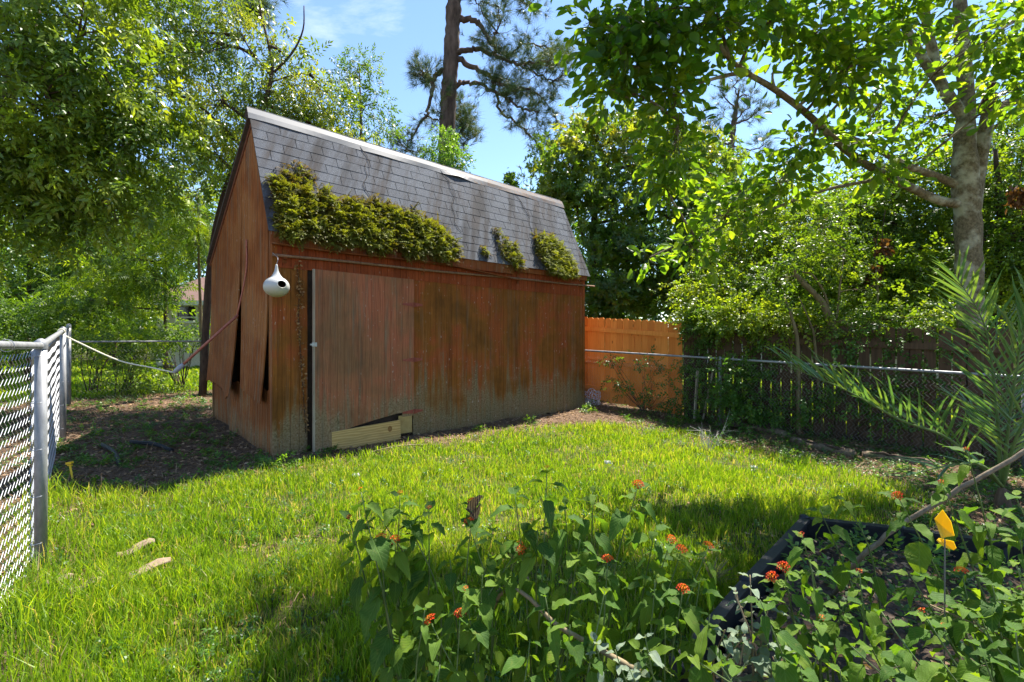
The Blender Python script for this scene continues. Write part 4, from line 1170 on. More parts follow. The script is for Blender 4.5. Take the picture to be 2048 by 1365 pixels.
# ---- privet hedge trees beyond the timber fence
def hedge_t(p, b): return b * 0.8 + 0.12 * np.sin(p[:, 0] * 3.1 + p[:, 2] * 4.0) + 0.1
d = 9.8
b = gw(1500, 0, 10.2)
add_tree('privet_tree', 'sunlit bushy privet spilling over the start of the brown fence', b, [b, W(1500, 560, 10.2), W(1510, 470, 10.0)], [0.07, 0.05, 0.02],
         [(1440, 590, 9.6, 75, 40, .5), (1540, 590, 9.3, 85, 45, .5), (1470, 530, 10, 80, 45, .6), (1570, 520, 9.8, 80, 50, .6), (1410, 625, 9.3, 50, 25, .35), (1480, 640, 8.6, 60, 22, .25), (1590, 645, 8.2, 60, 20, .25), (1500, 460, 10.2, 80, 50, .7), (1600, 450, 10.2, 80, 50, .7), (1560, 390, 10.5, 70, 40, .6)],
         T_SMALL, L_SHRUB, B_PALE, nsub=56, per=11, spread=0.17, size=0.18, droop=0.35, tint_fn=lambda p, b: hedge_t(p, b) + .15, limb_r=0.02)
b = gw(1780, 0, 9.2)
add_tree('privet_tree', 'deep green leafy tree mass behind the brown fence and near trunk', b, [b, W(1775, 560, 9.2), W(1790, 420, 9.2), W(1800, 320, 9.2)], [0.10, 0.08, 0.06, 0.02],
         [(1660, 560, 8.9, 80, 60, .5), (1760, 570, 8.7, 80, 55, .5), (1860, 560, 8.4, 80, 60, .5), (1680, 450, 9.3, 90, 60, .6), (1790, 440, 9.2, 90, 60, .6), (1900, 440, 8.8, 90, 60, .6), (1720, 380, 9.5, 80, 40, .6, .8), (1850, 360, 9.2, 90, 50, .6, .8), (2000, 540, 8, 80, 80, .5), (2020, 400, 8.4, 80, 80, .6), (2090, 480, 7.6, 60, 120, .5), (1960, 320, 9, 80, 50, .6, .7), (2060, 280, 8.8, 60, 70, .6)],
         T_SMALL, L_SHRUB, B_DARK, nsub=64, per=11, spread=0.19, size=0.19, droop=0.3, tint_fn=lambda p, b: hedge_t(p, b) - .02, limb_r=0.03)
# ---- crape-myrtle-like multistem in front of the brown fence
b = gw(1675, 0, 7.75)
mst = [([b, W(1690, 720, 7.7), W(1672, 670, 7.7), W(1660, 640, 7.7), W(1640, 600, 7.7), W(1600, 560, 7.7), W(1580, 530, 7.7)], [.08, .075, .07, .06, .05, .04, .02])]
add_tree('multistem_tree', 'gnarled multi-stemmed small tree growing in front of the brown fence', b, mst[0][0], mst[0][1],
         [(1600, 500, 7.9, 60, 50, .4), (1680, 520, 7.9, 60, 45, .4), (1640, 440, 8, 70, 45, .4), (1560, 560, 7.8, 45, 35, .3), (1730, 580, 7.8, 45, 40, .3, .7), (1790, 640, 7.4, 60, 25, .25), (1880, 640, 7.1, 50, 30, .25), (1700, 640, 7.6, 40, 22, .2)],
         T_SMALL, L_SHRUB, B_PALE, nsub=20, per=7, spread=0.14, size=0.16, droop=0.3, tint_fn=lambda p, b: hedge_t(p, b) - .05, limb_r=0.012,
         extra_limbs=[([W(1668, 650, 7.7), W(1676, 620, 7.7), W(1680, 570, 7.7), W(1690, 500, 7.8)], .025, .01), ([W(1662, 640, 7.7), W(1650, 590, 7.7), W(1625, 550, 7.7), W(1605, 545, 7.7)], .02, .01)], stems=[
                      ([b + np.array([-.6, 0.05, 0]), W(1596, 700, 7.7), W(1585, 640, 7.7), W(1568, 595, 7.8)], .035, .018), ([b + np.array([.35, 0.05, 0]), W(1712, 700, 7.7), W(1735, 650, 7.7), W(1755, 600, 7.7), W(1752, 540, 7.8)], .025, .012),
                      ([b + np.array([-.2, 0.05, 0]), W(1630, 690, 7.7), W(1622, 650, 7.7), W(1600, 600, 7.8)], .022, .01)])
# ---- vines and weeds on the right fences
def vt(p, b): return b * .8
shrub('leafy vine climbing where the orange and brown fences meet', 1385, 9.0, [(1385, 660, 8.95, 26, 30, .15), (1390, 720, 8.9, 26, 40, .15), (1388, 790, 8.8, 30, 40, .2), (1415, 640, 8.9, 30, 16, .15)], mat=L_VINE, tpl=T_SMALL, name='climbing_vine', nsub=18, spread=.09, size=.17, per=5, stems=2, sr=.008, tint_fn=vt)
shrub('weedy shrub with dark dead leaves in front of the orange fence', 1290, 9.6, [(1300, 730, 9.5, 24, 18, .2), (1285, 770, 9.4, 40, 30, .25), (1235, 770, 9.7, 25, 25, .2), (1335, 790, 9.2, 25, 30, .2), (1215, 715, 9.9, 16, 12, .1, .6)], mat=L_VINE, tpl=T_TWIG, nsub=9, spread=.09, size=.16, per=4, stems=3, sr=.006, tint_fn=vt)
shrub('dense vine on the brown fence just right of the grey post', 1500, 8.2, [(1490, 800, 8.1, 60, 40, .2), (1460, 760, 8.2, 30, 40, .2), (1540, 830, 8.0, 50, 30, .2), (1520, 730, 8.2, 45, 25, .2, .6)], mat=L_VINE, tpl=T_SMALL, name='climbing_vine', nsub=26, spread=.12, size=.18, per=6, stems=2, sr=.007, tint_fn=lambda p, b: b * .9)
shrub('scattered fence weeds behind the palm frond at right', 1700, 7.5, [(1620, 800, 7.6, 45, 40, .2), (1700, 770, 7.4, 50, 40, .2), (1780, 810, 7.1, 50, 45, .2), (1860, 790, 6.9, 50, 60, .2), (1720, 680, 7.5, 60, 25, .2), (1830, 690, 7.2, 60, 30, .2), (1960, 700, 6.9, 60, 60, .2), (2010, 820, 6.6, 50, 50, .2)], mat=L_VINE, tpl=T_SMALL, nsub=22, spread=.12, size=.17, per=5, stems=2, sr=.006, tint_fn=lambda p, b: b * .85)
# hanging bunches of dead leaves
for i, (px, py, dd, lab) in enumerate([(1750, 545, 8.0, 'brown bunch of dead leaves hanging mid-air left of the near trunk'), (1765, 500, 8.1, 'upper brown dead leaf bunch above another left of the near trunk'), (2040, 390, 6.6, 'brown dead leaf bunch right of the near trunk at the frame edge')]):
    root = thing('dead_leaf_bunch', lab, 'dead leaves', W(px, py, dd), 0, 'hanging bunches of dead leaves')
    n = 110; pos = W(px, py, dd) + rng.normal(size=(n, 3)) * np.array([.055, .055, .09])
    V, F, t = scatter(T_LEAF[0], T_LEAF[1], pos, nrm(rng.normal(size=(n, 3)) * .6 + np.array([0, 0, -1])), rdir(n), .1, rng.random(n))
    link('leaves', mesh_np('leaves', V - FR[root.name], [F], False, t), L_DEAD, root)
    top = W(px, py - 45, dd)
    wpart('twig', MB().tube([top + np.array([0.05, 0, .3]), top, W(px, py, dd)], [.008, .006, .004], 5), B_DARK, root)

# ---- near tree on the right
D0 = 6.55
b = G(1960, 905); b = np.array([b[0], b[1], b[2]])
D0 = b[1]
n_ = lambda x, y, dd=None: W(x, y, D0 if dd is None else dd)
trunk = [b + np.array([0, 0, -.05]), n_(1957, 840), n_(1946, 700), n_(1939, 560), n_(1936, 450), n_(1931, 360), n_(1929, 280), n_(1933, 200), n_(1927, 120), n_(1921, 40), n_(1918, -60), n_(1915, -220)]
rad = [.215, .175, .16, .152, .15, .16, .125, .095, .088, .082, .07, .05]
limbs = [([n_(1945, 420), n_(1955, 340), n_(1968, 270), n_(1978, 215), n_(1984, 190)], .10, .075),
         ([n_(1935, 240), n_(1905, 205), n_(1878, 160), n_(1864, 100), n_(1852, 40), n_(1845, -40)], .085, .05),
         ([n_(1880, 165), n_(1850, 125), n_(1825, 80), n_(1795, 30), n_(1768, -20)], .07, .035),
         ([n_(1978, 225), n_(2005, 212), n_(2040, 200), n_(2090, 190)], .07, .05),
         ([n_(1918, 408), n_(1880, 402), n_(1830, 380), n_(1780, 355, 6.3), n_(1720, 322, 6.1), n_(1660, 272, 5.8), n_(1610, 225, 5.6), n_(1550, 180, 5.3), n_(1500, 150, 5.1), n_(1460, 120, 4.9), n_(1440, 90, 4.8)], .068, .018),
         ([n_(1918, 372), n_(1870, 352), n_(1810, 330, 6.4), n_(1750, 296, 6.3), n_(1700, 275, 6.2), n_(1620, 240, 6)], .06, .02),
         ([n_(1500, 150, 5.1), n_(1470, 148, 5.0), n_(1420, 160, 4.9), n_(1370, 180, 4.8), n_(1340, 230, 4.8)], .025, .008),
         ([n_(1550, 180, 5.3), n_(1545, 150, 5.3), n_(1560, 125, 5.3), n_(1580, 110, 5.3)], .015, .006),
         ([n_(1460, 120, 4.9), n_(1440, 60, 4.8), n_(1400, 20, 4.7), n_(1300, 20, 4.6), n_(1220, 50, 4.6)], .02, .008),
         ([n_(1780, 355, 6.3), n_(1650, 380, 6.0), n_(1540, 420, 5.8), n_(1450, 450, 5.6), n_(1400, 490, 5.5)], .025, .006),
         ([n_(1845, -40), n_(1700, -130, 5.9), n_(1520, -170, 5.2), n_(1350, -150, 4.7)], .06, .02), ([n_(1915, -220), n_(1800, -300, 5.5), n_(1600, -330, 4.9)], .05, .02)]
near_lobes = [(1240, 60, 4.6, 75, 55, .35), (1330, 70, 4.6, 80, 75, .35), (1250, 130, 4.6, 50, 45, .3, .7), (1345, 190, 4.75, 38, 55, .25, .8), (1350, 300, 4.8, 34, 60, .2, .8), (1330, 370, 4.85, 25, 30, .15, .35), (1430, 40, 4.6, 90, 55, .4), (1540, 45, 4.8, 95, 60, .4), (1640, 60, 5.0, 90, 70, .4), (1720, 120, 5.2, 70, 80, .4), (1680, 150, 5.2, 60, 50, .35, .8),
              (1800, 40, 5.4, 80, 60, .4), (1870, 110, 7.4, 60, 70, .4, .9), (2010, 60, 5.4, 70, 80, .4), (2030, 170, 5.6, 60, 60, .4, .7), (1770, 190, 6.4, 50, 55, .4, .7), (1850, 250, 7.4, 70, 60, .4, .9), (1700, 290, 5.9, 80, 28, .3, .55), (1600, 300, 5.7, 80, 40, .3, .6), (1560, 360, 5.6, 70, 40, .3, .6), (1450, 430, 5.5, 50, 40, .25, .45), (1390, 500, 5.4, 40, 25, .2, .45), (1300, 515, 5.3, 16, 8, .1, .12), (1480, 380, 5.6, 40, 30, .2, .3), (1180, 45, 4.6, 25, 20, .15, .25), (1225, 180, 4.6, 22, 18, .15, .2), (1990, 130, 7.4, 60, 90, .3, .9), (1760, 330, 6, 60, 30, .3, .5),
              # above the frame: the crown that shades the beds
              (1251, -205, 6.1, 100, 75, .6, 1.6), (1390, -150, 6.2, 80, 70, .6, 1.2), (1480, -210, 6.0, 110, 80, .7, 1.4), (1600, -75, 7.0, 80, 50, .6), (1350, -420, 5.4, 120, 80, .7, 1.4), (1560, -400, 5.6, 120, 80, .7, 1.4),
              (1300, -90, 4.5, 120, 70, .5), (1500, -110, 4.7, 130, 80, .5), (1700, -100, 5.0, 130, 80, .5), (1400, -260, 4.2, 170, 90, .6), (1650, -280, 4.6, 180, 100, .6), (1900, -150, 5.4, 150, 100, .6), (2150, -40, 5.4, 130, 120, .6), (2180, 200, 5.6, 110, 120, .5), (1900, -380, 4.8, 200, 120, .6), (2250, -250, 5, 160, 140, .6)]
root, npos, nD, nU, nS = add_tree('broadleaf_tree', 'near broadleaf tree at right with mottled grey trunk and long low limb', b, trunk, rad, near_lobes, T_OBO, L_NEAR, B_NEAR,
                                  nsub=30, per=9, spread=0.135, size=0.125, droop=0.25, shell=0.2, limb_r=0.018, extra_limbs=limbs, sides=14, twig_every=1)
# the leaves nearest the camera become leaves of their own
foliage = [c for c in root.children if c.name.startswith('crown')][0]
foliage['kind'] = 'stuff'
ppx = CX + FPX * npos[:, 0] / npos[:, 1]; ppy = HY - FPX * (npos[:, 2] - CAMZ) / npos[:, 1]
inv = (ppx > 0) & (ppx < 2048) & (ppy > 0) & (ppy < 1365)
order = np.argsort(npos[:, 1] + np.where(inv, 0, 100))[:300]
mask = np.ones(len(npos), bool); mask[order] = False
V, F, t = scatter(T_OBO[0], T_OBO[1], npos[mask], nD[mask], nU[mask], nS[mask], np.clip(rng.beta(2, 2, mask.sum()) * .8 + .1, 0, 1))
old = foliage.data
foliage.data = mesh_np('crown', V - b, [F], False, t); foliage.data.materials.append(L_NEAR); bpy.data.meshes.remove(old)
lm_ = mesh_np('leaf', np.array([[0, 0, 0], [.22, .17, .04], [.22, 0, 0], [.22, -.17, .04], [.55, .27, .05], [.55, 0, -.04], [.55, -.27, .05], [.82, .17, 0], [.82, 0, -.09], [.82, -.17, 0], [1, 0, -.17]]),
               [np.array([[0, 2, 1], [0, 3, 2], [7, 8, 10], [8, 9, 10]]), np.array([[1, 2, 5, 4], [2, 3, 6, 5], [4, 5, 8, 7], [5, 6, 9, 8]])], True)
lm_.materials.append(L_NEARO)
Xf, Yf, Zf = frames(nD, nU)
for i in order:
    o = bpy.data.objects.new('leaf', lm_); COL.objects.link(o); o.parent = root
    s = nS[i]
    M = Matrix(((Xf[i][0] * s, Yf[i][0] * s, Zf[i][0] * s, npos[i][0] - b[0]), (Xf[i][1] * s, Yf[i][1] * s, Zf[i][1] * s, npos[i][1] - b[1]), (Xf[i][2] * s, Yf[i][2] * s, Zf[i][2] * s, npos[i][2] - b[2]), (0, 0, 0, 1)))
    o.matrix_basis = M
# broken dark stub on the trunk fork
wpart('broken_stub', MB().tube(smooth_pts([n_(1968, 225), n_(1978, 190), n_(1988, 160)], 3), [.07, .075, .07, .05, .06, .04, .02], 8), bark_mat('rotten wood', (.02, .012, .01), (.08, .03, .025)), root, True)

# ---- thin dark tree at the right edge
b = gw(2000, 0, 8.2)
add_tree('slim_tree', 'slim dark reddish tree just right of the near trunk', b, [b, W(1995, 600, 8.2), W(2000, 430, 8.2), W(1990, 300, 8.2)], [.06, .055, .05, .03], [(1990, 420, 8.2, 50, 60, .3), (2030, 520, 8.2, 40, 60, .3), (2000, 320, 8.3, 50, 50, .3)], T_SMALL, L_SHRUB, B_DARK, nsub=22, per=7, spread=.14, size=.17, limb_r=.02, limbs=False)

# ---- far wood: one mass
def far_wood():
    P, D, S = [], [], []
    def band(px0, px1, d0, d1, ytop, n, s):
        x = rng.uniform(px0, px1, n); d = rng.uniform(d0, d1, n)
        top = ytop + 45 * np.sin(x / 47.0) + 30 * np.sin(x / 21.0 + 1) + 25 * np.sin(x / 9.0)
        y = top + (690 - top) * rng.random(n) ** 0.85
        P.append(np.stack([(x - CX) / FPX * d, d, CAMZ - (y - HY) / FPX * d], 1)); S.append(np.full(n, s))
    band(-500, 560, 26, 40, 330, 5200, 1.0)
    band(-500, 430, 20, 26, 540, 2200, .8)
    band(1050, 2700, 24, 36, 400, 7000, 1.0)
    band(1380, 2500, 11.5, 15, 470, 4200, .5)
    band(560, 1050, 38, 50, 520, 1500, 1.4)
    pos = np.concatenate(P); S = np.concatenate(S)
    pos[:, 2] = np.maximum(pos[:, 2], 0.25)
    n = len(pos)
    V, F, t = scatter(T_TWIG[0], T_TWIG[1], pos, rdir(n) + np.array([0, 0, -.2]), rdir(n) + np.array([0, 0, .8]), S * (0.7 + .6 * rng.random(n)), np.clip(rng.beta(2, 2.5, n) + .15 * np.sin(pos[:, 0]), 0, 1))
    o = link('far_trees', mesh_np('far_trees', V, [F], False, t), L_FAR)
    tag(o, 'hazy mass of distant trees behind all the fences', 'trees', kind='stuff')
far_wood()

# ---- ferns and moss on the shed roof
def fern_tpl():
    V, F = leaf2_tpl(1, .42, .1); it = []
    for i in range(5):
        x = .12 + .75 * i / 5; s = .42 * (1 - .55 * i / 5)
        for sg in (1, -1): it.append((V, F, (x, 0, .25 * x - .45 * x * x), (.45, sg, -.25), (0, 0, 1), s))
    it.append((V, F, (.8, 0, -.08), (1, 0, -.6), (0, 0, 1), .25))
    return combine(it)
T_FERN = fern_tpl()
def fern_patch(label, region, n, size, hmax, tsh=0.0, droop=.5):
    """region(s,t) -> density 0..1 ; s0,s1,t0,t1 first"""
    s0, s1, t0, t1, fn = region
    s = rng.uniform(s0, s1, n * 4); t = rng.uniform(t0, t1, n * 4)
    kp = rng.random(n * 4) < fn(s, t); s, t = s[kp][:n], t[kp][:n]
    dens = fn(s, t)
    h = hmax * dens * rng.random(len(s)) ** .8 + .01
    P = np.array([RP(a, b_, c) for a, b_, c in zip(s, t, h)])
    up = np.array([0, -sa_, ca_])
    D = nrm(up * .75 + np.array([0, -.2, -droop]) + rng.normal(size=P.shape) * .6)
    loc = shed_w(P[len(P) // 2]); 
    root = thing('roof_fern', label, 'fern', loc)
    tint = np.clip(.15 + .55 * dens * rng.random(len(s)) + .3 * (h / hmax) - .08 + tsh, 0, 1)
    V, F, tt = scatter(T_FERN[0], T_FERN[1], shed_w(P), shed_dir(D), nrm(rng.normal(size=P.shape) * .5 + np.array([0, 0, 1])), size * (.6 + .8 * rng.random(len(s))), tint)
    link('fronds', mesh_np('fronds', V - FR[root.name], [F], False, tt), L_FERN, root)
    # dry roots hanging over the eave
    ev = s[t < .12][:260]
    if len(ev) > 20:
        P3 = np.array([RP(a, -.02, .012) for a in ev]); n3 = len(P3)
        tn3 = np.array([[0, -.012, 0], [0, .012, 0], [.5, .01, .06], [.5, -.01, .06], [1, 0, 0]])
        V, F, tt = scatter(tn3, np.array([[0, 1, 2], [0, 2, 3], [3, 2, 4]]), shed_w(P3), nrm(rng.normal(size=(n3, 3)) * .35 + np.array([0, 0, -1])), rdir(n3), .08 + .12 * rng.random(n3), rng.random(n3) * .25)
        link('hanging_roots', mesh_np('hanging_roots', V - FR[root.name], [F], False, tt), L_FERN, root)
    # matted roots below the fronds
    n2 = len(s) // 2
    P2 = np.array([RP(a, b_, .008 + .5 * c * rng.random()) for a, b_, c in zip(s[:n2], t[:n2], h[:n2])])
    V, F, tt = scatter(T_FERN[0], T_FERN[1], shed_w(P2), shed_dir(nrm(rng.normal(size=P2.shape))), rdir(n2), size * .8, np.clip(rng.random(n2) * .2, 0, 1))
    link('root_mat', mesh_np('root_mat', V - FR[root.name], [F], False, tt), L_FERN, root)
def ss(a, b, x): 
    t = np.clip((x - a) / (b - a), 0, 1); return t * t * (3 - 2 * t)
def big(s, t):
    top = np.where(s < .75, .72 + .06 * np.sin(s * 9), .66 + .06 * np.sin(s * 5) + .05 * np.sin(s * 13)) * (1 - .0 * s)
    top = np.where(s > 2.1, top * (1 - ((s - 2.1) / .75) ** 2), top)
    top = top + .04 * np.sin(s * 31) 
    return ss(top + .16, top - .16, t) * ss(-.04, .12, s) * ss(2.85, 2.6, s) * ss(-.16, .02, t + .06 * np.sin(s * 11)) * (.62 + .38 * np.sin(s * 13 + 2.2 * np.sin(t * 9)) * np.sin(t * 17 + 2 * np.sin(s * 7)))
fern_patch('largest mat of yellow-green fern draped over the left half of the shed eave', (-.05, 2.85, -.14, .95, big), 3400, .135, .085)
def tuft_orange(s, t): return ss(.24, .12, np.hypot((s - .42), (t - .90) * .9) + .05 * np.sin(s * 40 + t * 30))
fern_patch('small orange-brown moss tuft above the big fern mat near the gable', (.1, .8, .7, 1.3, tuft_orange), 190, .075, .03, -.3)
def mid(s, t): return np.maximum(ss(.32, .12, np.hypot(s - 3.95, (t - .22) * .75) + .05 * np.sin(s * 30)), .8 * ss(.14, .05, np.hypot(s - 3.8, (t - .62) * .8)))
fern_patch('ragged brownish fern strip right of the middle of the eave', (3.5, 4.4, -.1, .8, mid), 380, .08, .06, -.1)
def rgt(s, t): return ss(1.08, .8, np.hypot((s - 5.22 + .15 * t) / .52, (t - .27) / .58) + .04 * np.sin(s * 27))
fern_patch('oval fern cushion at the right end of the shed roof', (4.4, 6.1, -.12, 1.1, rgt), 1500, .105, .07)
def sm(s, t): return ss(.14, .05, np.hypot(s - 3.3, (t - .16)))
fern_patch('tiny dry moss tuft low on the shingles mid roof', (3.1, 3.5, 0, .35, sm), 60, .07, .04, -.2)

# dry vine stems lying on the shingles
for i, (s, t0, lab) in enumerate([(1.42, .75, 'thin dead vine stem on shingles nearest the gable'), (2.95, .5, 'thin dead vine stem running down the shingles mid roof'), (4.75, .7, 'thin dead vine stem on the shingles toward the right end')]):
    tt_ = np.linspace(SL - .1, t0, 16)
    pts = [RP(s + .07 * math.sin(5 * a + i) + .03 * math.sin(17 * a), a, .016) for a in tt_]
    p2 = [RP(s + .07 * math.sin(5 * a + i) + .1 * (SL - a), a, .017) for a in tt_[2:9]]
    root = thing('dead_vine', lab, 'vine', shed_w(pts[0]), 0, 'dead vine stems on the roof')
    wpart('stem', MB().tube(shed_w(np.array(pts)), .0032, 5), B_DARK, root)
    wpart('side_stem', MB().tube(shed_w(np.array(p2)), .0024, 5), B_DARK, root)
# ================================================================== far houses
M_CREAM = plain_mat('cream siding', (0.5, 0.46, 0.36), (0.6, 0.56, 0.46), 6)
M_BROOF = plain_mat('brown shingle roof', (0.099, 0.054, 0.042), (0.165, 0.102, 0.084), 9)
M_GROOF = plain_mat('grey shingle roof', (0.28, 0.27, 0.28), (0.42, 0.41, 0.42), 9)
M_WHITE = plain_mat('white paint', (0.7, 0.7, 0.68), (0.8, 0.8, 0.78), 10, 0.5)
k = NT('dark window glass'); k.base((0.012, 0.014, 0.016), 0.08, 0.5); M_GLASS = k.m
def house(label, x0, x1, y0, y1, h, ridge, roofm, wallm, wins):
    root = thing('house', label, 'house', ((x0 + x1) / 2, y0, 0.2))
    wpart('wall', MB().box(((x0 + x1) / 2, (y0 + y1) / 2, h / 2), (x1 - x0, y1 - y0, h)), wallm, root)
    ym = (y0 + y1) / 2
    r = MB()
    V = np.array([(x0 - .4, y0 - .5, h - .15), (x1 + .4, y0 - .5, h - .15), (x1 + .4, ym, ridge), (x0 - .4, ym, ridge), (x1 + .4, y1 + .5, h - .15), (x0 - .4, y1 + .5, h - .15)])
    V = np.vstack([V, V + np.array([0, 0, .14])])
    r.add(V, [np.array([[6, 7, 8, 9], [9, 8, 10, 11], [1, 0, 3, 2], [2, 3, 5, 4], [0, 1, 7, 6], [1, 2, 8, 7], [3, 0, 6, 9], [2, 4, 10, 8], [5, 3, 9, 11], [4, 5, 11, 10]])])
    wpart('roof', r, roofm, root)
    wpart('fascia', MB().box(((x0 + x1) / 2, y0 - .52, h - .1), (x1 - x0 + .8, .03, .18)), M_WHITE, root)
    for (a, b_, z0, z1) in wins:
        wo = wpart('window', MB().box(((a + b_) / 2, y0 - .01, (z0 + z1) / 2), (b_ - a, .04, z1 - z0)), M_GLASS, root)
        f = MB()
        for (cx, cz, sx, sz) in (((a + b_) / 2, z1 + .04, b_ - a + .2, .09), ((a + b_) / 2, z0 - .04, b_ - a + .2, .09), (a - .05, (z0 + z1) / 2, .09, z1 - z0), (b_ + .05, (z0 + z1) / 2, .09, z1 - z0), ((a + b_) / 2, (z0 + z1) / 2 - .15, b_ - a, .05)):
            f.box((cx, y0 - .035, cz), (sx, .06, sz))
        wpart('frame', f, M_WHITE, wo)
hx = lambda px, d: (px - CX) / FPX * d
hz_ = lambda py, d: CAMZ - (py - HY) / FPX * d
d = 19.0
house('cream house with brown roof and dark window seen through trees at left', hx(312, d), hx(560, d), d, d + 7, hz_(603, d), hz_(540, d), M_BROOF, M_CREAM, [(hx(357, d), hx(393, d), hz_(642, d), hz_(613, d))])
d = 17.0
house('grey-roofed house mostly hidden behind the right-hand foliage', hx(1560, d), hx(1990, d), d, d + 8, hz_(628, d), hz_(560, d), M_GROOF, M_CREAM, [(hx(1640, d), hx(1690, d), .9, 2.0)])

# ================================================================== gourd birdhouse
M_GOURD = plain_mat('white gourd plastic', (0.74, 0.72, 0.64), (0.82, 0.8, 0.74), 5, 0.35, 0.5)
k = NT('gourd'); nz = k.noise(k.coord('World'), 6, 4)
zc = k.sep(k.n('NewGeometry').outputs['Position'])[2]
gd = W(553, 574, 5.5)
k.base(k.mix(k.remap(k.math('ADD', zc, k.math('MULTIPLY', nz, .1)), gd[2] - .08, gd[2] + .08, 1, 0), (0.44, 0.44, 0.42), (0.36, 0.35, 0.24)), .35, .5); M_GOURD = k.m  # lower half darker and yellower: shaded underside put into the colour
gr = thing('gourd_birdhouse', 'white hanging gourd birdhouse with round entrance hole at the shed corner', 'birdhouse', gd)
R_ = 0.138
hd = nrm(np.array([0.76, -0.62, 0.18]))
rot = np.array(Vector(hd).to_track_quat('Z', 'Y').to_matrix())
prof = [(R_ * math.sin(a), R_ * math.cos(a)) for a in np.linspace(0.37, PI - .001, 26)]
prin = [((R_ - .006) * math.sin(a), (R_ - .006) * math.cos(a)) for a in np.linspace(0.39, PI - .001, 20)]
def squash(mb):
    for V in mb.V: V[:, 2] = gd[2] + (V[:, 2] - gd[2]) * .86
    return mb
wpart('body', squash(MB().lathe(prof, gd, 32, rot)), M_GOURD, gr, True)
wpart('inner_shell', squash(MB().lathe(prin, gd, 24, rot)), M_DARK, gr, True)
ring = [gd + rot @ np.array([R_ * math.sin(.37) * math.cos(a), R_ * math.sin(.37) * math.sin(a), R_ * math.cos(.37)]) for a in np.linspace(0, 2 * PI, 25)]
wpart('entrance_rim', squash(MB().tube(ring, .005, 6, False)), M_GOURD, gr, True)
tp = gd + np.array([0, 0, .09])
wpart('neck', MB().lathe([(.095, -.015), (.06, .02), (.036, .055), (.022, .09), (.015, .13), (.013, .155), (.008, .165), (0, .167)], tp, 20), M_GOURD, gr, True)
hook = shed_w(np.array([-.02, -.085, rodz(0)]))
wpart('hanging_wire', MB().tube(smooth_pts([tp + np.array([0, 0, .155]), tp + np.array([.005, .02, .24]), hook + np.array([0, -.02, .02])], 4), .003, 5), M_PIPE, gr)

# ================================================================== rope between shed and fence
lean = thing('tie_rope', 'red pole and pale rope slung from the gable to the left fence', 'rope', G(360, 860))
pa, pb, pc = shed_w(np.array([-.03, .95, 2.76])), W(474, 632, 6.55), W(360, 735, 6.35)
M_REDROPE = plain_mat('faded red pole', (0.30, 0.09, 0.06), (0.42, 0.17, 0.12), 30, .6)
wpart('red_strap', MB().tube(smooth_pts([pa, W(492, 545, 6.5), pb], 6), .011, 7), M_REDROPE, lean, True)
wpart('red_pole', MB().tube([pb + (pb - pc) * .02, pc], .018, 10), M_REDROPE, lean, True)
wpart('pole_end', MB().tube([pc + (pb - pc) * .06, pc + (pb - pc) * .01, pc - (pb - pc) * .10], [.024, .034, .026], 10), plain_mat('grey rubber', (.3, .31, .34), (.42, .43, .46), 20, .6), lean, True)
re = pc - (pb - pc) * .10
fe = np.append(LF_A + (FENCE_E - LF_A) * .58, float(lz(.58)) + 1.44 - .05)
f2 = np.append(LF_A + (FENCE_E - LF_A) * .5, float(lz(.5)) + 1.46)
M_ROPE = plain_mat('pale nylon rope', (.62, .58, .42), (.74, .70, .54), 60, .6)
rp = smooth_pts([re, re * .8 + fe * .2 + np.array([0, 0, -.035]), re * .5 + fe * .5 + np.array([0, 0, -.09]), re * .15 + fe * .85 + np.array([0, 0, -.04]), fe, f2], 6)
wpart('pale_rope', MB().tube(rp, .009, 7), M_ROPE, lean, True)
ang_ = np.linspace(0, 6 * PI, 40)
alv = np.append(LAL, 0)
kn = [f2 + np.array([0, 0, -.022]) + alv * (-.05 + .1 * i / 40) + .03 * (math.cos(a) * np.append(LNM, 0) + math.sin(a) * np.array([0, 0, 1])) for i, a in enumerate(ang_)]
wpart('knot', MB().tube(np.array(kn), .007, 6), M_ROPE, lean, True)
# loose wire twist on the near rail
lw = thing('wire_loop', 'loose loop of wire twisted on the near left rail', 'wire', np.append(LF_P + (LN_B - LF_P) * .42, 1.405))
c_ = FR[lw.name]
wpart('loop', MB().tube(np.array([c_ + alv * (.03 * math.cos(a) + .01 * a / 6) + .032 * (math.cos(a) * np.append(LNM, 0) + math.sin(a) * np.array([0, 0, 1.0])) for a in np.linspace(0, 9, 30)]), .0022, 5), M_WIRE, lw)

# ================================================================== small yard things at right
M_STAKE = plain_mat('grey weathered stake', (.26, .21, .15), (.42, .36, .27), 16, stretch=(1, 1, .2))
for (px0, y0, px1, y1, lab) in ((1389, 842, 1395, 742, 'upright grey stake, left of the two by the chain-link post'), (1405, 842, 1425, 745, 'leaning grey stake, right of the two by the chain-link post')):
    g_ = G(px0, y0); d_ = g_[1]
    top = W(px1, y1, d_ - .05)
    root = thing('wooden_stake', lab, 'stake', g_, 0, 'grey wooden stakes')
    ax = nrm(top - g_); L_ = np.linalg.norm(top - g_)
    rot_ = np.array(Vector(ax).to_track_quat('Z', 'Y').to_matrix())
    wpart('shaft', MB().box((g_ + top) / 2, (.045, .028, L_), rot_), M_STAKE, root)
    wpart('point', MB().box(g_ - ax * .06, (.03, .018, .12), -rot_, .5), M_STAKE, root)
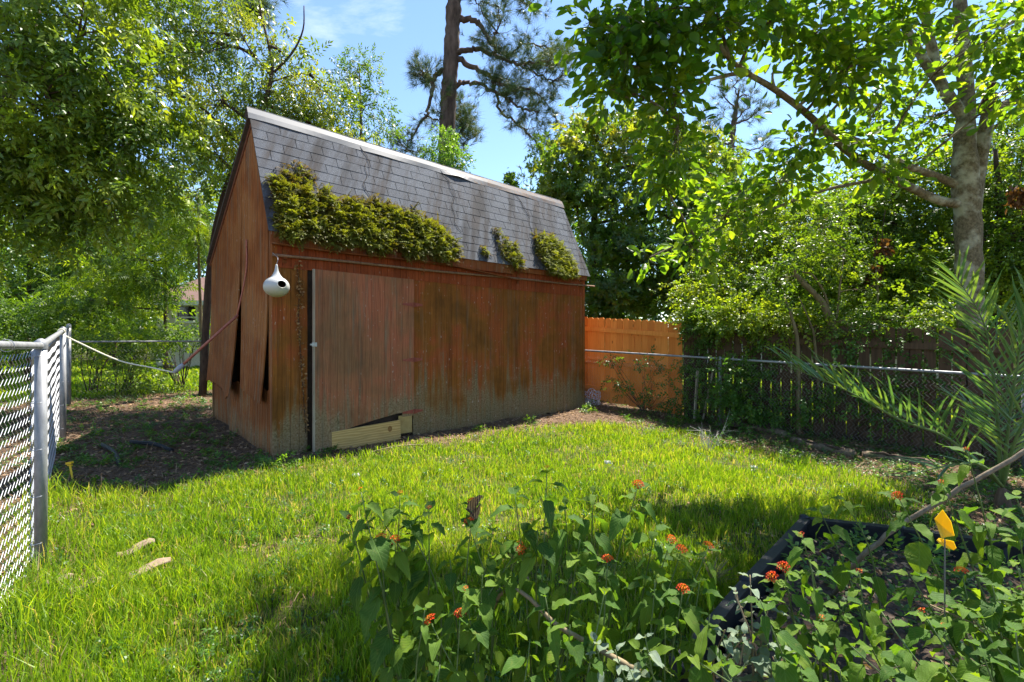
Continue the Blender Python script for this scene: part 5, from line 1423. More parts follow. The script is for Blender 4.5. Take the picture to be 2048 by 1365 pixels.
# rough timber edging of the bed
M_LOG = bark_mat('rotting edging timber', (.09, .065, .045), (.22, .165, .115), (.06, .075, .03), 20, 1.0)
for i, (pts, lab) in enumerate(((((1440, 850), (1500, 858), (1578, 876)), 'rotting edging log nearest the grey fence post'), (((1586, 884), (1640, 900), (1710, 915)), 'rotting edging log in the middle of the bed edge'), (((1725, 915), (1800, 925), (1870, 935)), 'rotting edging log half hidden near the palm'))):
    P_ = np.array([G(a, b_) for a, b_ in pts]) + np.array([0, 0, .02])
    root = thing('edging_log', lab, 'log', P_[0], 0, 'rotting edging logs')
    sp = smooth_pts(P_, 6); sp[:, 2] += rng.normal(size=len(sp)) * .008
    rr_ = .062 + .014 * np.sin(np.arange(len(sp)) * 1.3)
    wpart('log', MB().tube(sp, rr_, 10), M_LOG, root, True)
    wpart('bark_strip', MB().tube(sp[1:-2] + np.array([0, -.03, .055]), .02, 5), B_DARK, root, True)
# crumpled plastic by the shed corner
cpz = G(1186, 812)
root = thing('plastic_netting', 'crumpled pale plastic netting against the right corner of the shed', 'netting', cpz)
V = []; n = 9
for j in range(n):
    for i in range(n):
        V.append(cpz + np.array([(i / (n - 1) - .5) * .30 + .02 * math.sin(j * 3), .06 * math.sin(i * 2.3 + j) + .05 * math.cos(j * 1.9 * i), .02 + j / (n - 1) * .34 * (1 - .35 * abs(i / (n - 1) - .5)) + .015 * math.sin(i * 5)]))
V = np.array(V); net = MB()
g = V.reshape(n, n, 3)
for j in range(n):
    net.tube(smooth_pts(g[j], 2), .005, 4, False); net.tube(smooth_pts(g[:, j], 2), .005, 4, False)
wpart('net', net, plain_mat('pale plastic', (.55, .56, .66), (.68, .68, .78), 20, .4), root)

# ================================================================== palm
L_PALM = leaf_mat('palm leaflets', [(0.05844, 0.1381, 0.05844), (0.085, 0.1806, 0.07437), (0.1169, 0.2125, 0.07437), (0.1594, 0.2444, 0.06375)], .3, .38, .5, use_obj=True)
M_RACHIS = plain_mat('palm rachis', (.09, .15, .04), (.15, .2, .06), 20, .5)
pb_ = gw(2005, 0, 4.55)
palm = thing('palm', 'young spiky palm at the right edge in front of the near trunk', 'palm', pb_)
wpart('stem_base', MB().lathe([(.06, -.03), (.065, .06), (.05, .14), (.03, .2), (0, .22)], pb_, 12), bark_mat('palm base fibre', (.06, .04, .025), (.16, .11, .07)), palm, True)
lv = np.array([[0, -.012, 0], [0, .012, 0], [.35, -.026, -.006], [.35, 0, -.016], [.35, .026, -.006], [.75, -.016, -.055], [.75, 0, -.063], [.75, .016, -.055], [1, 0, -.14]])
lvm = mesh_np('leaflet', lv, [np.array([[0, 2, 3], [0, 3, 1], [1, 3, 4], [5, 8, 6], [6, 8, 7]]), np.array([[2, 5, 6, 3], [3, 6, 7, 4]])]); lvm.materials.append(L_PALM)
c0 = pb_ + np.array([0, 0, .22])
def frond(pts, n, L, spread=.75, vee=.35, start=.22):
    P_ = smooth_pts([c0] + pts, 7)
    fo = wpart('frond', MB().tube(P_, np.linspace(.016, .003, len(P_)), 6), M_RACHIS, palm, True)
    seg = np.concatenate([[0], np.cumsum(np.linalg.norm(np.diff(P_, axis=0), axis=1))]); T = seg[-1]
    for i in range(n):
        f = start + (1 - start) * (i + .5) / n
        q = np.array([np.interp(f * T, seg, P_[:, a]) for a in range(3)])
        tg = nrm(np.array([np.interp(min(f + .03, 1) * T, seg, P_[:, a]) for a in range(3)]) - np.array([np.interp(max(f - .03, 0) * T, seg, P_[:, a]) for a in range(3)]))
        up = nrm(np.array([0, 0, 1.0]) - tg * tg[2]) if abs(tg[2]) < .95 else np.array([0, -1.0, 0])
        sd = np.cross(tg, up)
        fw = .55 + .55 * f
        for sg in (1, -1):
            ln = L * (math.sin(PI * (0.18 + 0.72 * f)) * .75 + .3) * random.uniform(.8, 1.15)
            dr = nrm(tg * fw + sd * sg * spread * (1.2 - .6 * f) + up * (vee + random.uniform(-.12, .15)) + rng.normal(size=3) * .13)
            X = dr; up_ = up + rng.normal(size=3) * .45; Z = nrm(up_ - X * np.dot(up_, X)); Y = np.cross(Z, X); s = ln; wy = .9 / 1.0
            p = q - FR[palm.name]
            o = bpy.data.objects.new('leaflet', lvm); COL.objects.link(o); o.parent = fo
            o.matrix_basis = Matrix(((X[0] * s, Y[0] * .46, Z[0] * s, p[0]), (X[1] * s, Y[1] * .46, Z[1] * s, p[1]), (X[2] * s, Y[2] * .46, Z[2] * s, p[2]), (0, 0, 0, 1)))
frond([W(1900, 880, 4.4), W(1800, 840, 4.3), W(1690, 780, 4.25), W(1575, 732, 4.25)], 30, .58, .6, .5)
frond([W(1995, 840, 4.5), W(1985, 740, 4.5), W(1965, 640, 4.45), W(1910, 550, 4.4)], 32, .62, .95, .1)
frond([W(2020, 830, 4.4), W(2040, 700, 4.3), W(2060, 600, 4.2)], 28, .62, .9, .2)
frond([W(2040, 860, 4.3), W(2110, 780, 4.1), W(2200, 740, 4.0)], 14, .45)
frond([W(1990, 880, 4.7), W(1950, 820, 4.9), W(1900, 790, 5.1)], 12, .4, .7, .2)
frond([W(1960, 930, 4.3), W(1880, 935, 4.1), W(1800, 955, 3.9)], 9, .40, .5, .25)

# ================================================================== raised bed
k = NT('black plastic'); nz = k.noise(k.coord('World'), 30, 4)
k.base(k.ramp(nz, [(.3, (.008, .009, .011)), (.7, (.018, .019, .024))]), .5, .35); M_BLACK = k.m
bz = gz(2.0, 3.0)
BTOP = .15
def at_z(px, py, z):
    d_ = FPX * (CAMZ - z) / (py - HY); return np.array([(px - CX) / FPX * d_, d_, z])
bp = [at_z(1352, 1322, BTOP), at_z(1490, 1160, BTOP), at_z(1608, 1036, BTOP), at_z(1800, 1056, BTOP), at_z(2010, 1085, BTOP)]
bp += [np.array([3.75, 2.6, BTOP]), np.array([3.7, 1.6, BTOP]), np.array([2.7, .9, BTOP]), np.array([1.2, 1.0, BTOP])]
bed = thing('raised_bed', 'black plastic raised garden bed of linked panels full of soil and weeds', 'garden bed', (2.2, 2.2, -.12))
cen = np.mean(bp, axis=0)
for i in range(len(bp)):
    a, b_ = bp[i], bp[(i + 1) % len(bp)]
    dr = nrm(b_ - a); inn = nrm(np.array([-dr[1], dr[0], 0]))
    if np.dot(inn, cen - a) < 0: inn = -inn
    L_ = np.linalg.norm(b_ - a)
    H_ = .36
    rot_ = np.array([dr, inn, [0, 0, 1]]).T
    m = MB().box((a + b_) / 2 + inn * .014 + np.array([0, 0, -H_ / 2 - .008]), (L_ - .012, .022, H_), rot_)
    m.box((a + b_) / 2 + inn * .014 + np.array([0, 0, -.004]), (L_ - .008, .058, .022), rot_)
    m.box((a + b_) / 2 + inn * .012 + np.array([0, 0, -H_ / 2 - .02]), (L_ - .06, .034, .02), rot_)
    pn = wpart('panel', m, M_BLACK, bed)
    wpart('joint_peg', MB().lathe([(.03, -.36), (.03, .012), (.02, .02), (0, .02)], a, 10), M_BLACK, bed, True)
# soil inside
cpoly = np.array([p[:2] + (cen[:2] - p[:2]) * .02 for p in bp])
sx_, sy_ = np.meshgrid(np.linspace(.6, 3.8, 60), np.linspace(.8, 3.7, 55))
sd_ = poly_sd(cpoly, sx_, sy_)
sv = np.stack([sx_, sy_, .015 + .02 * np.sin(sx_ * 7 + sy_ * 3) + .015 * np.sin(sy_ * 11) + .01 * rng.normal(size=sx_.shape)], -1).reshape(-1, 3)
gi = np.arange(sx_.size).reshape(sx_.shape)
qi = np.stack([gi[:-1, :-1], gi[:-1, 1:], gi[1:, 1:], gi[1:, :-1]], -1).reshape(-1, 4)
qi = qi[(sd_.ravel()[qi] > .0).all(1)]
M_BEDSOIL = plain_mat('bed soil', (.03, .022, .016), (.12, .09, .07), 40, .95, .1, bump=1.0)
link('soil', mesh_np('soil', sv - FR[bed.name], [qi], True), M_BEDSOIL, bed)

# ================================================================== lantana
L_LANT = leaf_mat('lantana leaves', [(0.043, 0.1053, 0.0144), (0.06224, 0.1441, 0.01632), (0.09619, 0.183, 0.01728), (0.1471, 0.2328, 0.0192)], .42, .6, .2, use_obj=True, veins=True)
L_SAGE = leaf_mat('sage leaves', [(0.156, 0.216, 0.156), (0.204, 0.264, 0.192), (0.24, 0.3, 0.216)], .25, .7, .2, use_obj=True, veins=True)
M_STEM = plain_mat('green stem', (.07, .12, .03), (.13, .17, .06), 30, .6)
M_DRYSTEM = plain_mat('dry stem', (.16, .12, .07), (.27, .21, .12), 30, .8)
def lantana_leaf(wd=.34, curl=.30, seed=0, serr=.07):
    xs = np.linspace(0, 1, 10)
    wv_ = wd * (np.sin(PI * xs ** .72) ** .85) * (1 - .12 * xs)
    wv_[1::2] *= 1 - serr
    V = []; UV = []
    r_ = np.random.default_rng(seed)
    for i, x in enumerate(xs):
        z = -curl * x * x + .03 * math.sin(x * 9 + seed)
        for sg in (-1, 0, 1):
            e = (.22 + .3 * r_.random()) * wv_[i] * abs(sg) + (.09 * r_.normal() if sg else 0) * wd
            V.append((x, sg * wv_[i], z + e)); UV.append((x, .5 + .5 * sg * wv_[i] / wd))
    V = np.array(V); V = np.vstack([V, [(-.16, -.012, .02), (-.16, .012, .02)]]); UV += [(0, .5), (0, .5)]
    Q = []
    for i in range(len(xs) - 1):
        for c in (0, 1): Q.append((3 * i + c, 3 * i + 3 + c, 3 * i + 4 + c, 3 * i + 1 + c))
    n_v = len(V)
    T = [(n_v - 2, 1, n_v - 1)]
    return mesh_np('leaf', V, [np.array(Q), np.array(T)], True, None, np.array(UV))
LM = [lantana_leaf(.33, .25, 1), lantana_leaf(.36, .42, 2), lantana_leaf(.31, .12, 3), lantana_leaf(.35, .6, 4), lantana_leaf(.27, .8, 7, .12), lantana_leaf(.38, .35, 8, .1), lantana_leaf(.24, .5, 9)]
for m_ in LM: m_.materials.append(L_LANT)
LSG = [lantana_leaf(.26, .3, 5, .03), lantana_leaf(.3, .1, 6, .03)]
for m_ in LSG: m_.materials.append(L_SAGE)
# flower head: ring of four-petalled florets, orange to yellow centre
def flower_mesh(name, small=False):
    mb = MB(); r_ = np.random.default_rng(5 if small else 6)
    n = 9 if small else 22
    for i in range(n):
        a = i * 2.4; rad_ = math.sqrt((i + .5) / n)
        c = np.array([rad_ * math.cos(a), rad_ * math.sin(a), .55 * (1 - rad_ ** 2)])
        nn_ = nrm(np.array([c[0] * .8, c[1] * .8, .7]) + r_.normal(size=3) * .12)
        X = nrm(np.cross(nn_, [0.3, 1, 0.2])); Y = np.cross(nn_, X)
        s = .30 if not small else .38
        V = [c - nn_ * .12]
        for q in range(8):
            t_ = q * PI / 4; rr_ = s if q % 2 == 0 else s * .35
            V.append(c + rr_ * (math.cos(t_) * X + math.sin(t_) * Y) + nn_ * (.06 if q % 2 == 0 else 0))
        tri = [(0, 1 + q, 1 + (q + 1) % 8) for q in range(8)]
        mb.add(np.array(V), [np.array(tri)], 1 - rad_)
    return mb.mesh(name, False, None, True)
k = NT('lantana florets'); a_ = k.n('Attribute'); a_.attribute_name = 'tint'
rnd = k.n('ObjectInfo').outputs['Random']
c1 = k.ramp(a_.outputs['Fac'], [(0, (.62, .045, .012)), (.45, (.78, .13, .012)), (.85, (.85, .38, .02))])
k.base(k.mix(k.math('MULTIPLY', rnd, .5), c1, (.55, .03, .015)), .6, .3); M_FLOR = k.m
FM = flower_mesh('flower_head'); FM.materials.append(M_FLOR)
FS = flower_mesh('flower_bud', True); FS.materials.append(M_FLOR)

def place(mesh, name, parent, p, X, up, s, sy=None):
    X = nrm(X); Z = nrm(up - X * np.dot(up, X)); Y = np.cross(Z, X); p = p - FR[parent.name]
    sy = s if sy is None else sy
    o = bpy.data.objects.new(name, mesh); COL.objects.link(o); o.parent = parent
    o.matrix_basis = Matrix(((X[0] * s, Y[0] * sy, Z[0] * s, p[0]), (X[1] * s, Y[1] * sy, Z[1] * s, p[1]), (X[2] * s, Y[2] * sy, Z[2] * s, p[2]), (0, 0, 0, 1)))
    return o
def lantana(label, base, stems, leafs=LM, leaf=.088, step=.052, stem_m=None, start=.30, name='lantana_plant', cat='plant', group='lantana plants in the foreground'):
    base = np.asarray(base, float)
    root = thing(name, label, cat, base, 0, group)
    for (tip, fl) in stems:
        tip = np.asarray(tip, float)
        b2 = base + np.append(rng.normal(size=2) * .03, 0)
        h = np.linalg.norm(tip - b2)
        mid = b2 * .45 + tip * .55 + np.append(rng.normal(size=2) * .05 * h, .10 * h) 
        P_ = smooth_pts([b2, mid, tip], 8)
        wpart('stem', MB().tube(P_, np.linspace(.005, .0014, len(P_)), 6), stem_m or M_STEM, root, True)
        seg = np.concatenate([[0], np.cumsum(np.linalg.norm(np.diff(P_, axis=0), axis=1))]); T = seg[-1]
        t = T - .008; j = 0; a0 = rng.random() * 6
        while t > start * T:
            q = np.array([np.interp(t, seg, P_[:, a]) for a in range(3)])
            tg = nrm(tip - mid)
            e1 = nrm(np.cross(tg, [0.2, 1, 0.1])); e2 = np.cross(tg, e1)
            for sg in (0, PI):
                if rng.random() < .34 and j > 1: continue
                a = a0 + j * PI / 2 + sg + rng.normal() * .25
                o_ = math.cos(a) * e1 + math.sin(a) * e2
                size = 1.05 * leaf * min(1.0, .55 + .2 * j) * rng.uniform(.65, 1.25)
                lift = max(.0, .75 - .33 * j)
                X = nrm(o_ + tg * lift + np.array([0, 0, -.35 - .12 * min(j, 5) * rng.random()]) + rng.normal(size=3) * .12)
                place(leafs[rng.integers(len(leafs))], 'leaf', root, q + nrm(X) * size * .16, X, nrm(np.array([0, 0, 1.0]) + tg * .6 + rng.normal(size=3) * .15), size)
            t -= step * 1.3 * (.5 + .13 * min(j, 4)) * rng.uniform(.85, 1.2); j += 1
        if fl:
            tg = nrm(tip - P_[-3]); sz = .0185 if fl > .8 else .012
            place(FM if fl > .8 else FS, 'flower_head', root, tip + tg * .012, np.cross(tg, [0.3, .9, .2]), tg + np.array([0, -.35, 0]), sz * max(fl, .8))
    return root
def gb(x, y): return np.array([x, y, float(gz(x, y))])
lantana('lantana at far left of the clump, flower heads held over sunlit grass', gb(-.33, 1.72), [(W(820, 1050, 1.64), 0), (W(745, 1010, 1.64), 0), (W(722, 985, 1.62), .7), (W(800, 992, 1.66), .8), (W(858, 1022, 1.66), .7), (W(762, 1082, 1.6), 1), (W(790, 1085, 1.62), 1), (W(700, 1040, 1.62), .7)], leaf=.088)
lantana('lantana with a brown butterfly resting on its flower', gb(-.12, 1.70), [(W(940, 1048, 1.62), 1), (W(945, 1010, 1.66), 1), (W(985, 1060, 1.7), 0), (W(900, 1120, 1.6), 0), (W(1040, 1105, 1.6), 1), (W(1037, 1092, 1.62), .8)], leaf=.08, start=.5)
lantana('tallest lantana of the clump with a dark red bud at its tip', gb(.10, 1.68), [(W(1094, 942, 1.62), .7), (W(1030, 990, 1.62), 0), (W(1130, 1010, 1.6), 0), (W(1075, 1060, 1.55), 0), (W(1160, 1080, 1.58), 0)], leaf=.09, start=.42)
lantana('lantana right of the tallest one with a lone orange bloom standing high', gb(.34, 1.66), [(W(1275, 975, 1.6), 1), (W(1185, 985, 1.64), 0), (W(1215, 1125, 1.56), 1), (W(1340, 1085, 1.6), 1), (W(1362, 1105, 1.6), 1), (W(1310, 1060, 1.6), 0), (W(1415, 1098, 1.62), 1)], leaf=.088, start=.45)
lantana('low broad-leaved lantana at bottom centre with two orange blooms', gb(-.16, 1.38), [(W(863, 1247, 1.42), 1), (W(920, 1235, 1.42), 1), (W(932, 1185, 1.45), .7), (W(850, 1215, 1.4), 0), (W(965, 1150, 1.45), 0), (W(880, 1330, 1.36), 0)], leaf=.085)
lantana('leafy lantana at bottom centre, between the low one and the bed', gb(.16, 1.34), [(W(1090, 1190, 1.42), 0), (W(1140, 1250, 1.38), 0), (W(1060, 1280, 1.36), 0), (W(1210, 1180, 1.42), 0), (W(1180, 1310, 1.34), 0)], leaf=.085)
lantana('lantana growing against the outer corner of the black bed', gb(.52, 1.42), [(W(1365, 1185, 1.46), 1), (W(1310, 1160, 1.5), 0), (W(1400, 1160, 1.52), 0), (W(1330, 1250, 1.42), 0), (W(1280, 1300, 1.36), 0), (W(1420, 1230, 1.44), 0)], leaf=.085)
lantana('lantana with paired red blooms in front of the black bed wall', np.array([1.02, 1.55, .02]), [(W(1547, 1160, 1.5), 1), (W(1568, 1140, 1.5), 1), (W(1605, 1075, 1.55), .8), (W(1620, 1120, 1.52), 0), (W(1640, 1240, 1.42), .7), (W(1560, 1260, 1.38), 0), (W(1690, 1200, 1.45), 0), (W(1720, 1150, 1.5), .7)], leaf=.08)
lantana('lantana in the bed below the yellow wings, bottom right', np.array([1.35, 1.38, .02]), [(W(1925, 1150, 1.5), 1), (W(1890, 1260, 1.38), .7), (W(1960, 1230, 1.4), 0), (W(1820, 1310, 1.32), 0), (W(1740, 1290, 1.34), 0), (W(1980, 1310, 1.3), 0), (W(2020, 1180, 1.42), 0)], leaf=.085)
lantana('tall lantana at the right edge reaching above the long stick', np.array([1.75, 1.62, .02]), [(W(1935, 905, 1.62), .7), (W(1798, 998, 1.66), 1), (W(1885, 970, 1.64), .8), (W(2030, 990, 1.58), 0), (W(2040, 1080, 1.52), 0), (W(1980, 1040, 1.6), 0)], leaf=.088)
lantana('lantana sprig behind the bed corner with drooping pale leaves', np.array([1.62, 2.1, .02]), [(W(1640, 1020, 2.0), 0), (W(1690, 1000, 2.05), 0)], leaf=.085)
lantana('lantana along the bottom edge right of centre among grey-green sage', np.array([.80, 1.22, -.02]), [(W(1440, 1330, 1.28), 0), (W(1600, 1330, 1.26), 0), (W(1680, 1340, 1.24), 0), (W(1520, 1200, 1.36), 0), (W(1380, 1310, 1.3), 0), (W(1640, 1290, 1.3), 0)], leaf=.08)
lantana('bushy lantana filling the bottom right corner of the picture', np.array([1.25, 1.12, .02]), [(W(1700, 1290, 1.22), 0), (W(1790, 1330, 1.18), 0), (W(1880, 1320, 1.2), 0), (W(1960, 1290, 1.22), 0), (W(2030, 1260, 1.24), 0), (W(1760, 1220, 1.3), 0), (W(1850, 1230, 1.3), .7)], leaf=.08)
lantana('lantana with broad leaves at the right frame edge below the yellow wings', np.array([1.62, 1.4, .02]), [(W(2030, 1120, 1.44), 0), (W(1985, 1170, 1.4), 0), (W(2050, 1210, 1.36), 0), (W(1930, 1215, 1.4), 0), (W(1820, 1150, 1.5), 0)], leaf=.085)
lantana('silvery grey-green sage plant at the bottom of the black bed', np.array([.74, 1.45, .0]), [(W(1470, 1180, 1.5), 0), (W(1500, 1150, 1.52), 0), (W(1540, 1200, 1.46), 0), (W(1490, 1270, 1.4), 0), (W(1560, 1290, 1.38), 0), (W(1450, 1260, 1.42), 0)], LSG, .06, .04, M_DRYSTEM, .15, 'sage_plant', 'plant', None)
lantana('pale sage seedling under the leafy lantana at bottom centre', gb(.36, 1.28), [(W(1230, 1300, 1.3), 0), (W(1290, 1270, 1.34), 0), (W(1260, 1340, 1.27), 0), (W(1190, 1280, 1.33), 0)], LSG, .06, .045, M_STEM, .2, 'sage_plant', 'plant', None)

# butterfly
M_BUT = NT('brown butterfly wing'); vv_ = M_BUT.coord('Object')
wvn = M_BUT.n('TexWave'); wvn.inputs['Scale'].default_value = 55; wvn.inputs['Distortion'].default_value = 2; M_BUT.l(vv_, wvn.inputs['Vector'])
M_BUT.base(M_BUT.ramp(wvn.outputs['Fac'], [(.3, (.05, .03, .02)), (.6, (.16, .10, .05)), (.9, (.36, .25, .1))]), .7, .2); M_BUT = M_BUT.m
bc = W(944, 1028, 1.62)
bu = thing('butterfly', 'brown swallowtail butterfly with raised wings on a lantana bloom', 'butterfly', bc)
wpart('body', MB().tube(smooth_pts([bc + np.array([-.022, 0, .018]), bc, bc + np.array([.012, .002, -.022])], 4), [.0015, .003, .0035, .0035, .003, .0028, .0022, .002, .001], 8), B_DARK, bu, True)
for i, (poly, yo, tw) in enumerate(((( (-.018, .012), (.006, .004), (.034, .052), (.022, .056), (-.004, .040)), .004, .25), (((-.010, -.004), (.010, .002), (.030, .034), (.026, .004), (.016, -.024), (.006, -.030), (.002, -.014)), .0, .1), (((-.02, .012), (.004, .004), (.020, .055), (.008, .056), (-.012, .038)), .012, -.25))):
    wpart('wing', MB().prism(poly, bc + np.array([0, yo, 0]), (1, tw, 0), (0, tw, 1), (0, 1, 0), .0007), M_BUT, bu)
# yellow wings
k = NT('yellow plastic film'); k.base((.80, .55, .02), .5, .3)
tr = k.n('BsdfTranslucent'); tr.inputs['Color'].default_value = (.85, .58, .02, 1); mx = k.n('MixShader'); mx.inputs[0].default_value = .4
k.l(k.b.outputs[0], mx.inputs[1]); k.l(tr.outputs[0], mx.inputs[2]); k.l(mx.outputs[0], k.out.inputs['Surface']); M_YEL = k.m
yc = W(1892, 1080, 1.45)
yw = thing('yellow_marker', 'bright yellow wing-shaped marker standing in the black bed', 'marker', yc)
q_ = 1.45 / FPX
def bent(poly, seed):
    P_ = np.array(poly, float) * q_; c = P_.mean(0)
    V = [yc + np.array([x, .025 * math.sin(seed + 40 * x + 25 * z), z]) for x, z in np.vstack([P_, [c]])]
    n = len(P_); T = [(i, (i + 1) % n, n) for i in range(n)]
    V2 = [v + np.array([0, .0012, 0]) for v in V]
    m = MB(); m.add(np.array(V + V2), [np.array(T + [(b2 + n + 1, a2 + n + 1, c2 + n + 1) for a2, b2, c2 in T])]); return m
wpart('upper_wing', bent([(-14, 3), (-10, 36), (2, 57), (18, 33), (30, 2), (8, 0)], 0.3), M_YEL, yw)
wpart('lower_wing', bent([(-22, 0), (-2, -2), (26, -8), (33, -22), (30, -28), (12, -22), (-6, -12)], 1.1), M_YEL, yw)
wpart('wire_stem', MB().tube([yc + np.array([.0, .004, .0]), yc + np.array([.005, .01, -.2]), np.array([yc[0] + .01, yc[1] + .02, .02])], .002, 5), M_OLDWIRE, yw)
# long pale stick across the bed
stk = thing('long_stick', 'long pale dead stick leaning across the black bed at right', 'stick', at_z(1665, 1195, .04))
M_STICK = bark_mat('bleached stick', (.12, .09, .06), (.26, .21, .15), None, 30, .5, .5)
wpart('stick', MB().tube(smooth_pts([at_z(1665, 1195, .04), W(1705, 1130, 2.25), W(1790, 1060, 2.15), W(1900, 990, 2.05), W(2048, 905, 1.95), W(2150, 850, 1.9)], 6) + rng.normal(size=(31, 3)) * .002, np.linspace(.0115, .008, 31), 8), M_STICK, stk, True)
# dry stem arching through the bottom
ds = thing('dry_cane', 'thin pale dry cane arching through the lantana at bottom centre', 'cane', gb(-.2, 1.95))
wpart('cane', MB().tube(smooth_pts([gb(-.2, 1.95), W(1000, 1190, 1.62), W(1120, 1255, 1.5), W(1200, 1300, 1.42), W(1280, 1345, 1.34)], 6), np.linspace(.005, .009, 25), 7), M_DRYSTEM, ds, True)
for i, (pts, lab) in enumerate((((W(1860, 1210, 1.5), W(1930, 1240, 1.45), W(2000, 1270, 1.42), W(2060, 1310, 1.4)), 'thin curled dry grass stalk at bottom right'), ((W(1480, 1330, 1.4), W(1490, 1250, 1.44), W(1470, 1190, 1.48)), 'pale dry upright stalk in the sage'))):
    root = thing('dry_stalk', lab, 'stalk', pts[0] * np.array([1, 1, 0]) + np.array([0, 0, .0]))
    sp = smooth_pts(pts, 6)
    m = MB().tube(sp, .0025, 5)
    wpart('stalk', m, M_DRYSTEM, root)
    cu = MB()
    for q in sp[2:-2:2]:
        a = np.linspace(0, 3.6, 10); cu.tube(q + np.stack([.012 * np.sin(a), 0 * a, -.012 * a * .5 - .004 * np.cos(a)], 1), .0012, 4, False)
    wpart('curls', cu, M_DRYSTEM, root)
# dry fan of debris beside the bed
fan = G(1425, 1185)
fr_ = thing('dry_thatch', 'fan of dry straw beside the black bed', 'straw', fan)
m = MB()
for i in range(60):
    a = rng.uniform(-.2, 1.9); L_ = rng.uniform(.1, .24); e = np.array([math.cos(a) * L_, rng.normal() * .04, .03 + math.sin(a) * L_ * .8])
    m.tube([fan + np.array([0, 0, .02]), fan + e * .55 + np.array([0, 0, .04]), fan + e], [.002, .0016, .0008], 3, False)
wpart('straw', m, M_DRYSTEM, fr_)
# grey dry weed by the edging
dw = G(1420, 905)
dwt = thing('dry_weed', 'grey dry branching weed stalks at the lawn edge below the stakes', 'weed', dw)
m = MB()
for i in range(14):
    a = rng.uniform(0, 6.3); L_ = rng.uniform(.15, .42)
    e = dw + np.array([math.cos(a) * L_ * .6, math.sin(a) * L_ * .4, L_])
    mid_ = (dw + e) / 2 + rng.normal(size=3) * .03
    m.tube(smooth_pts([dw, mid_, e], 3), np.linspace(.004, .0015, 7), 4, False)
    for q in range(3):
        e2 = e + rng.normal(size=3) * .09; m.tube([mid_ * .4 + e * .6, e2], [.002, .001], 3, False)
wpart('stalks', m, plain_mat('grey stalk', (.36, .34, .29), (.5, .48, .42), 30), dwt)
# bark slabs and scraps in the grass
M_BARK = plain_mat('pale bark slab', (.17, .12, .08), (.30, .225, .16), 24, .85, .1, stretch=(1, 1, 1), bump=.4)
for (px, py, L_, wd_, ang, lab) in ((285, 1158, .30, .085, .85, 'larger pale bark slab lying in the grass at left'), (272, 1112, .22, .07, 1.0, 'smaller pale bark slab just behind the larger one'), (170, 1190, .16, .06, .5, 'tan bark chip in the grass near the left fence'), (120, 1180, .14, .05, .2, 'tan leaf scrap at the foot of the left fence')):
    c_ = G(px, py) + np.array([0, 0, .055])
    root = thing('bark_slab', lab, 'bark', c_, 0, 'bark pieces in the grass')
    nx2, ny2 = 9, 4; V = []
    for i in range(nx2 + 1):
        u_ = i / nx2 - .5; hw = wd_ * (1 - (2 * abs(u_)) ** 3) * .5 + .008
        for j in range(ny2 + 1):
            v_ = (j / ny2 - .5) * 2
            x, y = u_ * L_, v_ * hw
            V.append((x * math.cos(ang) - y * math.sin(ang), x * math.sin(ang) + y * math.cos(ang), .02 * (1 - v_ * v_) + .02 * math.sin(u_ * 5) + .003 * rng.normal()))
    V = np.array(V); gi = np.arange(len(V)).reshape(nx2 + 1, ny2 + 1)
    q = np.stack([gi[:-1, :-1], gi[1:, :-1], gi[1:, 1:], gi[:-1, 1:]], -1).reshape(-1, 4)
    link('slab', mesh_np('slab', np.vstack([V, V - np.array([0, 0, .006])]), [q, q[:, ::-1] + len(V)], True), M_BARK, root)
M_SCRAP = plain_mat('white scrap', (.7, .68, .6), (.8, .78, .72), 20)
for (px, py, lab) in ((1508, 945, 'crumpled white scrap in the grass at right'), (1215, 935, 'small pale scrap in the middle of the lawn'), (712, 962, 'small white scrap in the grass left of the lantana')):
    c_ = G(px, py) + np.array([0, 0, .06])
    root = thing('paper_scrap', lab, 'scrap', c_, 0, 'white scraps in the lawn')
    n = 6; V = np.array([c_ + np.array([(i / (n - 1) - .5) * .07, (j / (n - 1) - .5) * .05, .014 * math.sin(i * 2 + j * 1.7) + .012 * math.cos(j * 3)]) for j in range(n) for i in range(n)])
    gi = np.arange(n * n).reshape(n, n); q = np.stack([gi[:-1, :-1], gi[:-1, 1:], gi[1:, 1:], gi[1:, :-1]], -1).reshape(-1, 4)
    wpart('sheet', MB().add(V, [q]), M_SCRAP, root)
# yellow stake
ys = G(146, 958)
root = thing('yellow_stake', 'small yellow plastic stake in the shaded soil by the left fence', 'stake', ys)
M_YS = plain_mat('yellow plastic', (.7, .42, .02), (.78, .5, .03), 10, .4)
tl = np.array([-.035, 0, .16])
wpart('shaft', MB().tube([ys + np.array([0, 0, -.03]), ys + tl], [.010, .013], 4), M_YS, root)
wpart('head', MB().box(ys + tl, (.055, .03, .022), np.array(Matrix.Rotation(-.2, 3, 'Y'))).box(ys + tl * .85, (.04, .02, .012)), M_YS, root)
# dark edging strips half buried in the left soil
for (a_p, b_p, lab) in (((205, 895), (240, 935), 'dark plastic edging strip near the left fence'), ((262, 890), (345, 905), 'dark plastic edging strip nearer the shed')):
    A_, B_ = G(*a_p), G(*b_p)
    root = thing('edging_strip', lab, 'edging', A_, 0, 'dark edging strips in the soil')
    sp = smooth_pts([A_ + np.array([0, 0, .03]), (A_ + B_) / 2 + np.array([.02, .03, .045]), B_ + np.array([0, 0, .02])], 6)
    wpart('strip', MB().tube(sp, .022, 6), M_BLACK, root, True)
    wpart('lip', MB().tube(sp + np.array([0, -.012, .02]), .012, 6), M_BLACK, root, True)
